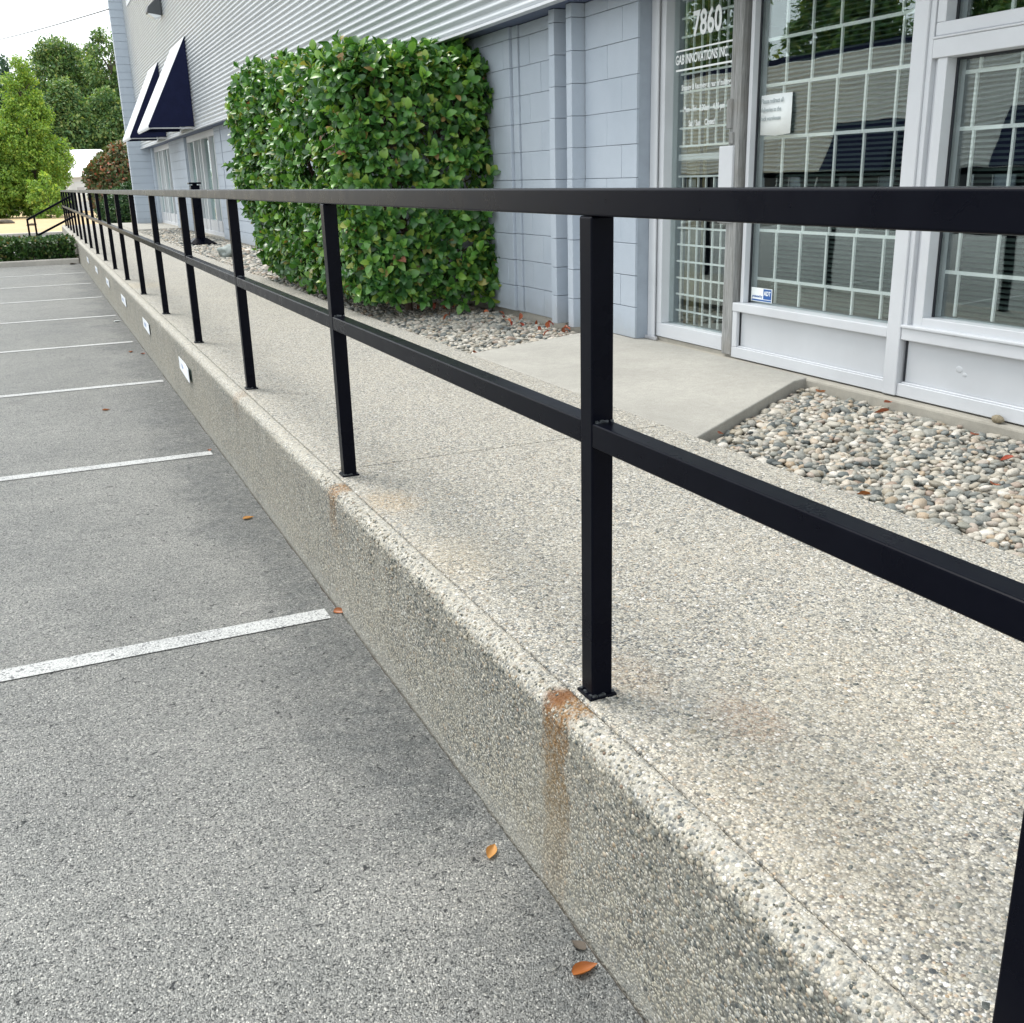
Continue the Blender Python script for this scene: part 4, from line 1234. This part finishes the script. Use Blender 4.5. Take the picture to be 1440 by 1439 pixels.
P = np.concatenate([P, P[sh] + N[sh] * rng.uniform(0.03, 0.11, n_sh)[:, None] + np.array([0, 0, 0.02])]); N = np.concatenate([N, N[sh]])
depth_in = np.concatenate([depth_in, np.zeros(n_sh)])
A = N + rng.normal(size=N.shape) * 0.38 + np.array([-0.1, -0.05, 0.35])
R, S, PP = rosettes(P - N * depth_in[:, None] + rng.normal(size=P.shape) * 0.02, A, (5, 9), 0.082, (0.45, 1.35), 0.18)
# which leaves show largest
rel = PP + np.einsum('nij,nj->ni', R, S * np.array([0.5, 0, 0])) - np.array(CAM)
dist = np.linalg.norm(rel, axis=1)
facing = np.abs(np.einsum('ni,ni->n', R[:, :, 2], rel / dist[:, None]))
cnt_in = np.repeat(depth_in, 1)
outer = ((rel[:, 1] + CAM[1]) < 7.1) | ((rel[:, 0] + CAM[0]) < 1.52) | ((rel[:, 2] + CAM[2]) > 2.22)
cdist = np.minimum(np.minimum((rel[:, 1] + CAM[1]) - BY0, (rel[:, 0] + CAM[0]) - BX0), BZ1 - (rel[:, 2] + CAM[2]))
score = S[:, 0] ** 2 * facing / dist ** 2 * (cdist < 0.05) * outer
pick = np.argsort(-score)[:300]
rest = np.ones(len(PP), dtype=bool); rest[pick] = False
protos = []
for k_ in range(3):
    me_ = np_mesh('leaf', *LEAVES[k_], True); me_.materials.append(M['laurel']); protos.append(me_)
bush_inv = world_mat(bush).inverted()
for q, i in enumerate(pick):
    o = bpy.data.objects.new('leaf', protos[q % 3]); COL.objects.link(o)
    mm = Matrix(R[i].tolist()).to_4x4() @ Matrix.Diagonal((*S[i].tolist(), 1)); mm.translation = Vector(PP[i].tolist())
    o.parent = bush; o.matrix_parent_inverse = bush_inv; o.matrix_basis = mm
V, F = scatter(LEAVES, R[rest], S[rest], PP[rest])
o = link_mesh('foliage', np_mesh('foliage', V, F, True), bush, M['laurel']); tag(o, kind='stuff')
# inner twigs
mb = MB()
for i in range(900):
    j = rng.integers(0, len(P))
    p1 = P[j] - N[j] * 0.05
    p0 = p1 - N[j] * rng.uniform(0.25, 0.5) + rng.normal(size=3) * 0.12 - np.array([0, 0, 0.15])
    mid = (p0 + p1) / 2 + rng.normal(size=3) * 0.03
    mb.tube([p0, mid, p1], [0.006, 0.0045, 0.003], 4, False)
for (x, y) in ((2.1, 7.4), (2.0, 8.2), (2.15, 9.0), (2.05, 9.9), (2.1, 10.6)):
    for k_ in range(3):
        e = Vector((x + random.uniform(-0.4, 0.4), y + random.uniform(-0.5, 0.5), 1.7))
        mb.tube([(x, y, -0.1), (x + random.uniform(-0.1, 0.1), y + random.uniform(-0.1, 0.1), 0.5), e], [0.035, 0.028, 0.012], 6)
o = mb.build('branches', M['twig'], bush); tag(o, kind='stuff')

# ---- low hedge at the end of the lot
hd = empty('low_hedge', (-6, 24.5, GZ + 0.09), 'low dark green hedge behind the kerb at the end of the lot', 'hedge')
def leafy_box(x0, x1, y0, y1, z0, z1, n_, length, lump=0.05):
    P = rng.uniform(0, 1, (n_, 3)); face = rng.integers(0, 3, n_)
    P[face == 0, 1] = rng.uniform(0, 0.12, (face == 0).sum()); P[face == 1, 2] = rng.uniform(0.85, 1.0, (face == 1).sum())
    P = np.array([x0, y0, z0]) + P * np.array([x1 - x0, y1 - y0, z1 - z0])
    lm = np.array([mnoise.noise(Vector((x * 2.3, y * 2.3, z * 2.3))) for x, y, z in P])
    P[:, 2] += lm * lump * (P[:, 2] - z0) / (z1 - z0) * 2; P[:, 1] -= lm * lump
    A = np.array([0, -0.6, 0.9]) + rng.normal(size=(n_, 3)) * 0.5
    return rosettes(P, A, (3, 6), length)
R, S, PP = leafy_box(-7.0, -0.16, 23.80, 25.55, GZ + 0.09, 0.03, 6500, 0.075)
V, F = scatter(LEAVES[:1], R, S, PP)
o = link_mesh('foliage', np_mesh('foliage', V, F, True), hd, M['ivy']); tag(o, kind='stuff')
mb = MB()
for i in range(160):
    x = rng.uniform(-6.9, -0.2); y = rng.uniform(24, 25.4)
    mb.tube([(x, y, GZ + 0.05), (x + rng.normal() * 0.06, y - 0.05, GZ + 0.3), (x + rng.normal() * 0.12, y - 0.1, -0.05)], [0.012, 0.008, 0.004], 4, False)
o = mb.build('stems', M['twig'], hd); tag(o, kind='stuff')

# ---- shrubs past the wing wall
def blob_shrub(name, label, c, rad, n_, length, mat, group=None):
    root = empty(name, (c[0], c[1], GZ), label, 'shrub', group)
    d = rng.normal(size=(n_, 3)); d /= np.linalg.norm(d, axis=1)[:, None]
    rr = 1 - rng.uniform(0, 1, n_) ** 2 * 0.4
    lm = np.array([mnoise.noise(Vector(q * 2.2 + np.array(c))) for q in d]) * 0.2
    P = np.array(c) + d * np.array(rad) * (rr + lm)[:, None]
    ok = P[:, 2] > GZ; P, d = P[ok], d[ok]
    R, S, PP = rosettes(P, d + rng.normal(size=d.shape) * 0.5 + np.array([0, 0, 0.4]), (3, 6), length)
    V, F = scatter(LEAVES[:1], R, S, PP)
    o = link_mesh('foliage', np_mesh('foliage', V, F, True), root, mat); tag(o, kind='stuff')
    mb = MB()
    for k_ in range(7):
        a = 2 * PI * k_ / 7
        mb.tube([(c[0], c[1], GZ - 0.05), (c[0] + 0.2 * rad[0] * math.cos(a), c[1] + 0.2 * rad[1] * math.sin(a), (GZ + c[2]) / 2), (c[0] + 0.6 * rad[0] * math.cos(a), c[1] + 0.6 * rad[1] * math.sin(a), c[2] + 0.3 * rad[2])], [0.04, 0.03, 0.012], 5)
    mb.build('stems', M['twig'], root)
    return root
blob_shrub('photinia_shrub', 'rounded reddish shrub past the end wall of the building', (2.45, 38.5, 1.1), (1.48, 1.4, 1.45), 6500, 0.12, M['photinia'])
blob_shrub('green_shrub', 'dark green clipped shrub below the reddish one', (2.25, 36.6, 0.30), (1.05, 0.9, 0.86), 4000, 0.09, M['box'])

# ------------------------------------------------------------------ trees
def tree(name, label, x, y, h, shape, mat, nclump, per, leaf, cl, group=None, cat='tree', base=None, trunk_r=0.18, lean=0.0):
    """shape: list of (height fraction, radius); clumps of leaf faces spread through the crown's volume"""
    z0 = GZ - 0.05 if base is None else base
    root = empty(name, (x, y, z0), label, cat, group)
    hs = np.array([s[0] for s in shape]); rs = np.array([s[1] for s in shape])
    f = rng.uniform(hs[0], hs[-1], nclump * 4)
    w = np.interp(f, hs, rs); keep = rng.uniform(size=len(f)) < (w / rs.max()) ** 1.2
    f = f[keep][:nclump]; w = np.interp(f, hs, rs)
    a = rng.uniform(0, 2 * PI, len(f)); q = np.sqrt(rng.uniform(0.12, 1, len(f)))
    wob = 1 + 0.28 * np.array([mnoise.noise(Vector((math.cos(b_) * 1.3, math.sin(b_) * 1.3, g_ * 5 + x))) for b_, g_ in zip(a, f)])
    C = np.stack([x + lean * f * h + np.cos(a) * w * q * wob, y + np.sin(a) * w * q * wob, z0 + f * h], 1)
    cr = cl * rng.uniform(0.6, 1.35, len(f))
    idx = np.repeat(np.arange(len(C)), per)
    d = rng.normal(size=(len(idx), 3)); d /= np.linalg.norm(d, axis=1)[:, None]
    rad = rng.uniform(0.25, 1, len(idx)) ** 0.5
    P = C[idx] + d * np.array([1, 1, 0.72]) * (cr[idx] * rad)[:, None]
    X = d * 0.6 + rng.normal(size=d.shape) * 0.6 + np.array([0, 0, -0.25])
    Nn = d * 0.5 + np.array([0, 0, 0.9]) + rng.normal(size=d.shape) * 0.4
    L = leaf * np.exp(rng.normal(size=len(idx)) * 0.3)
    qv = np.array([(0, 0, 0), (0.45, 0.30, 0.05), (1, 0, -0.05), (0.55, -0.28, 0.04)]); qf = np.array([[0, 1, 2], [0, 2, 3]])
    V, F = scatter([(qv, qf)], frames(X, Nn), np.stack([L, L, L], 1), P)
    o = link_mesh('crown', np_mesh('crown', V, F), root, mat)
    mb = MB()
    tp = [(x + lean * t_ * h + 0.08 * h * 0.1 * math.sin(7 * t_ + x), y, z0 + t_ * h) for t_ in (0, 0.15, 0.35, 0.6, 0.85)]
    mb.tube(tp, [trunk_r, trunk_r * 0.8, trunk_r * 0.62, trunk_r * 0.4, trunk_r * 0.15], 7)
    for k_ in rng.choice(len(C), min(26, len(C)), replace=False):
        c = C[k_]; t_ = max(0.12, (c[2] - z0) / h - 0.12)
        p0 = Vector((x + lean * t_ * h, y, z0 + t_ * h)); p1 = Vector(c.tolist())
        mb.tube([p0, p0.lerp(p1, 0.5) + Vector((0, 0, 0.03 * h)), p1], [trunk_r * 0.32, trunk_r * 0.2, trunk_r * 0.06], 4)
    mb.build('trunk', M['bark'], root)
    return root
CONE = [(0.03, 0.7), (0.12, 2.2), (0.3, 2.5), (0.5, 2.0), (0.7, 1.35), (0.88, 0.7), (1.0, 0.15)]
def sc_shape(sh, k_): return [(a, b * k_) for a, b in sh]
ROUND = [(0.05, 1.0), (0.2, 2.6), (0.45, 3.2), (0.7, 2.7), (0.88, 1.7), (1.0, 0.5)]
tree('birch_tree', 'bright yellow-green cone-shaped tree at the left edge', -0.35, 70, 9.2, sc_shape(CONE, 0.86), M['birch'], 360, 150, 0.135, 0.40, trunk_r=0.16)
tree('birch_tree', 'bright green small tree at the frame edge beside the cone-shaped one', -2.7, 70, 6.0, sc_shape(CONE, 0.6), M['birch'], 200, 90, 0.19, 0.4, trunk_r=0.12)
tree('young_shrub', 'yellow-green bush at the foot of the cone-shaped tree', 0.15, 66, 2.7, [(0.0, 0.7), (0.3, 1.0), (0.7, 0.7), (1.0, 0.15)], M['birch'], 40, 60, 0.15, 0.26, cat='bush', trunk_r=0.05)
G = 'tall dark trees behind the sand yard'
for (x, y, h, k_, lb, mt) in (
        (3.4, 110, 15.4, 1.0, 'tall dark tree with a pale ragged top left of the gap', 'dark_leaf'),
        (7.9, 108, 15.3, 1.15, 'tall dark tree standing next to the building corner', 'dark_leaf'),
        (5.6, 114, 14.6, 0.95, 'dark tree in the dip between the two tallest ones', 'dark_leaf'),
        (10.6, 112, 15.4, 1.1, 'dark tree mostly hidden by the building corner', 'dark_leaf'),
        (6.6, 101, 9.6, 0.8, 'lower dark tree rising straight behind the white roof', 'dark_leaf'),
        (3.2, 100, 10.2, 0.75, 'lower dark tree behind the left end of the white roof', 'dark_leaf'),
        (9.4, 100, 9.2, 0.8, 'lower dark tree right of the white roof', 'dark_leaf')):
    tree('broadleaf_tree', lb, x, y, h, sc_shape(ROUND, k_), M[mt], 300, 120, 0.26, 0.72, G, trunk_r=0.3)
for (x, y, h, lb) in ((-1.2, 96, 11.6, 'blue-green conifer peeping over the birch at the frame edge'), (0.6, 98, 11.3, 'blue-green conifer just left of the tall dark trees'), (-4.2, 96, 10.8, 'blue-green conifer at the very left of the sky')):
    tree('conifer_tree', lb, x, y, h, sc_shape(CONE, 0.75), M['conifer'], 240, 70, 0.28, 0.5, 'blue-green conifers', trunk_r=0.2)
# wood along the horizon
nn = 1600
X = rng.uniform(-7, 110, nn); Y = rng.uniform(128, 140, nn)
hz = np.array([mnoise.noise(Vector((x * 0.09, 0.3, 0))) for x in X]) * 3 + 6.0
Zc = GZ + rng.uniform(0, 1, nn) ** 0.8 * hz
idx = np.repeat(np.arange(nn), 24)
d = rng.normal(size=(len(idx), 3)); d /= np.linalg.norm(d, axis=1)[:, None]
P = np.stack([X, Y, Zc], 1)[idx] + d * rng.uniform(0.3, 1.5, len(idx))[:, None]
L = 0.7 * np.exp(rng.normal(size=len(idx)) * 0.3)
qv = np.array([(0, 0, 0), (0.45, 0.34, 0.05), (1, 0, -0.05), (0.55, -0.32, 0.04)]); qf = np.array([[0, 1, 2], [0, 2, 3]])
V, F = scatter([(qv, qf)], frames(rng.normal(size=d.shape), d + np.array([0, 0, 0.7])), np.stack([L, L, L], 1), P)
o = link_mesh('distant_wood', np_mesh('distant_wood', V, F), None, M['dark_leaf'])
tag(o, 'dark wood along the horizon behind everything', 'wood', kind='stuff')

# ------------------------------------------------------------------ far yard: white shed, fence screen, truck
shed = empty('white_shed', (5.5, 88, GZ), 'low white shed with a pale metal roof behind the sand yard', 'shed')
roofm = plain('white_metal_roof', (0.78, 0.80, 0.82), 0.4, 0.03, 0.6)
boxobj('wall', plain('pale_grey_wall', (0.55, 0.57, 0.60), 0.6, 0.05, 1), shed, 2.1, 11, 85.2, 91, GZ - 0.05, 1.95)
MB().prism([(84.9, 1.90), (84.9, 1.98), (88.1, 3.95), (91.3, 1.98), (91.3, 1.90), (88.1, 3.86)], 'x', 1.9, 11.2).build('roof', roofm, shed)
for x in (2.45, 3.55, 4.7):
    d_ = boxobj('door', M['white'], shed, x, x + 0.75, 85.16, 85.2, GZ, 1.5)
    MB().box(x + 0.12, x + 0.63, 85.14, 85.16, 0.3, 1.2).build('door_panel', plain('grey_door_panel', (0.40, 0.40, 0.42), 0.6), d_)
scr = empty('screened_fence', (0.6, 75, GZ), 'fence panel hung with dark green screen cloth at the back of the sand', 'fence')
MB().box(-0.20, 1.95, 75.0, 75.02, GZ + 0.04, 0.98).build('screen_cloth', plain('green_black_cloth', (0.035, 0.05, 0.045), 0.7, 0.4, 2.5), scr)
for x in (-0.26, 0.85, 1.95): MB().tube([(x, 74.97, GZ - 0.05), (x, 74.97, 1.08)], 0.035, 8).build('post', M['silver'], scr)
MB().tube([(-0.26, 74.97, 1.05), (1.95, 74.97, 1.05)], 0.025, 6).build('top_tube', M['silver'], scr)
tin = empty('sheet_fence', (-3.5, 80, GZ), 'pale sheet metal fence with dark posts at the left edge', 'fence')
for i in range(8): MB().box(-6.4 + i * 0.6, -5.82 + i * 0.6, 80.0, 80.03, GZ - 0.02, 0.52 + 0.02 * (i % 2)).build('sheet', plain('pale_sheet', (0.55, 0.58, 0.62), 0.5, 0.1, 1), tin)
for x in (-4.6, -2.9, -1.98): MB().tube([(x, 79.93, GZ - 0.05), (x, 79.93, 0.95)], 0.03, 6).build('post', M['black'], tin)
# flatbed truck standing behind the screen
trk = empty('white_truck', (1.0, 79, GZ), 'white truck with a dark roof rack half hidden behind the screened fence', 'truck')
wp_ = plain('truck_white', (0.72, 0.73, 0.72), 0.4, 0.04, 3)
MB().prism([(0.35, 0.2), (1.75, 0.2), (1.75, 1.05), (1.55, 1.62), (0.75, 1.62), (0.52, 1.1), (0.35, 1.02)], 'y', 78.2, 79.9).build('cab', wp_, trk, 0.04)
MB().prism([(0.60, 1.1), (1.62, 1.1), (1.5, 1.5), (0.78, 1.5)], 'y', 78.17, 78.2).build('side_window', M['gasket'], trk)
MB().box(1.8, 4.6, 78.1, 80.0, 0.25, 0.75).build('flatbed', wp_, trk, 0.02)
MB().box(0.7, 1.6, 78.3, 79.8, 1.70, 1.86).box(0.75, 0.8, 78.4, 78.45, 1.6, 1.70).box(1.5, 1.55, 78.4, 78.45, 1.6, 1.70).build('roof_rack', M['gasket'], trk)
for x in (0.85, 3.9):
    mbw = MB().tube([(x, 78.05, GZ + 0.42), (x, 78.35, GZ + 0.42)], 0.42, 16)
    wh = mbw.build('wheel', M['gasket'], trk)
    MB().tube([(x, 78.03, GZ + 0.42), (x, 78.06, GZ + 0.42)], 0.22, 12).build('rim', M['silver'], wh)
# clods on the sand
for i, (x, y, s_, lb) in enumerate(((-2.1, 58, 0.22, 'flat brown clod with twigs on the sand'), (-0.95, 53, 0.12, 'small dark clod on the sand nearest the driveway'))):
    V_, F_ = rock_variant(ICO2, 60 + i, 0.5)
    o = link_mesh('dirt_clod', np_mesh('dirt_clod', V_ * np.array([s_ * 1.8, s_, s_ * 0.6]) + np.array([x, y, GZ + s_ * 0.3]), F_, True), None, M['bark'])
    tag(o, lb, 'clod')

# ------------------------------------------------------------------ the building across the lot (seen in the window glass)
opp = empty('opposite_building', (-38, 45, GZ), 'corrugated building across the lot, mirrored in the window glass', 'building')
OX = -33.0
corr('cladding_sheet', OX, 18, 62, 0.95, 6.75, 0.235, 0.13, plain('opposite_steel', (0.72, 0.72, 0.70), 0.5, 0.05, 1.2), opp, 1)
boxobj('parapet_cap', M['navy'], opp, OX - 0.3, OX + 0.10, 18, 62.1, 6.76, 7.06)
boxobj('shell', M['mortar'], opp, -45, OX - 0.03, 18, 62, GZ - 0.05, 6.75)
for i in range(12):
    y = 19.5 + i * 3.55
    w_ = MB().box(OX - 0.02, OX + 0.04, y, y + 2.4, GZ + 0.3, 0.85).build('window', M['gasket'], opp)
    MB().box(OX + 0.041, OX + 0.07, y + 1.15, y + 1.25, GZ + 0.3, 0.85).box(OX + 0.041, OX + 0.07, y, y + 0.06, GZ + 0.3, 0.85).build('frame', M['white'], w_)
for y0, y1 in ((39.4, 44.2), (28.2, 33.0)):
    MB().prism([(OX + 0.04, 0.98), (OX + 1.2, 0.98), (OX + 1.2, 1.04), (OX + 0.04, 3.5)], 'y', y0, y1).build('awning', M['navy'], opp)
for i, (x, y, h, k_) in enumerate(((-48, 63.8, 15.5, 0.8), (-49, 61.0, 18, 0.85), (-47, 58.3, 16.5, 0.8), (-48, 50, 16, 1.0), (-47, 44, 14, 1.2), (-49, 77, 18, 1.3), (-48, 84, 17, 1.3))):
    lbl = ['broad tree behind the opposite building, beside the tallest', 'tallest tree behind the opposite building', 'dense tree right of the tallest behind the opposite building', 'medium tree behind the opposite awning', 'low tree behind the near end of the opposite building', 'broad tree past the far end of the opposite building', 'last tree past the far end of the opposite building'][i]
    tree('broadleaf_tree', lbl, x, y, h, sc_shape(ROUND, k_), M['dark_leaf'], 150, 70, 0.42, 0.8, 'trees behind the opposite building', trunk_r=0.3)

# ------------------------------------------------------------------ fallen leaves
def dry_leaf(x, y, z, size, rot, curl, mat, label, tilt=(0, 0)):
    nu, nv = 9, 7
    V, F = [], []
    for i in range(nu):
        u = i / (nu - 1)
        w = 0.36 * math.sin(PI * (0.06 + 0.94 * u) ** 0.8) * (1 - 0.15 * u) + 0.004
        for j in range(nv):
            v = 2 * j / (nv - 1) - 1
            a = v * curl
            yy = w * math.sin(a) / max(curl, 0.2); zz = w * (1 - math.cos(a)) / max(curl, 0.2) + 0.22 * (u - 0.5) ** 2 * 0.8
            yy *= 1 + 0.08 * mnoise.noise(Vector((u * 6, v * 3, x * 9)))
            V.append(((u - 0.5), yy, zz + 0.03 * mnoise.noise(Vector((u * 4 + x, v * 4, y)))))
    for i in range(nu - 1):
        for j in range(nv - 1): F.append((i * nv + j, i * nv + j + 1, (i + 1) * nv + j + 1, (i + 1) * nv + j))
    V = np.array(V); V[:, 2] -= V[:, 2].min()
    me_ = np_mesh('dry_leaf', V * size, np.array(F), True)
    o = link_mesh('dry_leaf', me_, None, mat)
    o.location = (x, y, z); o.rotation_euler = (tilt[0], tilt[1], rot)
    return tag(o, label, 'leaf', 'fallen dry leaves')
dry_leaf(-0.165, 0.215, GZ + 0.002, 0.058, 0.9, 1.5, M['dry_pale'], 'tan curled leaf on the asphalt below the long rust streak', (0.2, 0))
dry_leaf(-0.145, -0.235, GZ + 0.002, 0.062, 0.1, 1.3, M['dry'], 'bright orange-brown curled leaf on the asphalt nearest the camera')
dry_leaf(-0.125, -0.165, GZ + 0.002, 0.040, 1.9, 0.8, M['bark'], 'dark crumpled leaf touching the orange-brown one by the wall')
dry_leaf(-0.105, 1.84, GZ + 0.002, 0.050, -0.7, 1.1, M['dry'], 'brown leaf at the wall foot beside the end of the nearest line', (0.5, 0))
dry_leaf(-0.20, 3.19, GZ + 0.002, 0.060, 0.3, 1.0, M['dry_pale'], 'pale leaf lying on asphalt between the two nearest lines')
dry_leaf(-0.66, 6.35, GZ + 0.002, 0.060, 0.3, 1.0, M['dry'], 'tiny brown leaf alone out on the asphalt')
dry_leaf(-0.24, 9.25, GZ + 0.002, 0.075, 1.2, 1.0, M['dry'], 'reddish leaf at the tip of the fourth line')
dry_leaf(-0.15, 9.05, GZ + 0.002, 0.060, 2.2, 1.0, M['redleaf'], 'dark red leaf against the wall near the fourth line')
dry_leaf(-0.17, 11.95, GZ + 0.002, 0.09, 0.2, 0.9, M['paper'], 'whitish scrap of leaf against the wall by the fifth line')
dry_leaf(-0.16, 4.7, GZ + 0.002, 0.05, 1.4, 1.2, M['dry'], 'small brown leaf between the second line and the wall')
dry_leaf(-0.25, 23.3, GZ + 0.002, 0.16, 0.4, 1.2, M['bark'], 'brown leaf heap in the corner of wall and kerb')
for i, (x, y, z, s_, r_, mt, lb) in enumerate((
        (2.66, 2.40, -0.018, 0.085, 0.4, 'dry', 'orange leaf on the stones below the corner of the pad'),
        (2.76, 2.03, -0.015, 0.060, 1.4, 'redleaf', 'upright red leaf on the stones against the ledge'),
        (2.60, 1.90, -0.02, 0.07, 2.5, 'redleaf', 'thin red leaf lying left of the white stone near the ledge'),
        (2.62, 1.36, -0.02, 0.06, 0.2, 'redleaf', 'curled red leaf among the stones under the second panel'),
        (2.08, 0.78, -0.015, 0.065, 0.9, 'redleaf', 'dark brown curled leaf in the middle of the near stones'),
        (1.60, 0.92, -0.018, 0.055, 1.9, 'dry', 'brown leaf on the stones at the walkway edge'),
        (2.42, 1.02, -0.02, 0.06, 2.9, 'redleaf', 'red leaf on the stones at the right edge of the picture'),
        (1.70, 1.93, -0.02, 0.05, 0.5, 'dry', 'small orange leaf beside the raised pad edge'),
        (1.62, 4.62, -0.02, 0.05, 0.5, 'dry', 'orange leaf where stones, pad and walkway meet'))):
    dry_leaf(x, y, z, s_, r_, 1.0, M[mt], lb, (0.3 * (i % 3), 0.2))
lit = []
for i in range(30):
    q = rng.uniform()
    x = 2.55 + rng.normal() * 0.09; y = 5.1 + q * 2.4
    lit.append((x - 0.25 * (q > 0.55) * rng.uniform(0, 1.6), y, -0.02 + rng.uniform(0, 0.015)))
P = np.array(lit); Nn = rng.normal(size=P.shape) * 0.5 + np.array([0, 0, 1])
L = rng.uniform(0.04, 0.075, len(P))
V, F = scatter(LEAVES, frames(rng.normal(size=P.shape), Nn), np.stack([L, L * 1.1, L * 2], 1), P)
o = link_mesh('leaf_litter', np_mesh('leaf_litter', V, F, True), None, M['redleaf'])
tag(o, 'dry red-brown leaf litter on the stones between bush and wall', 'leaves', kind='stuff')
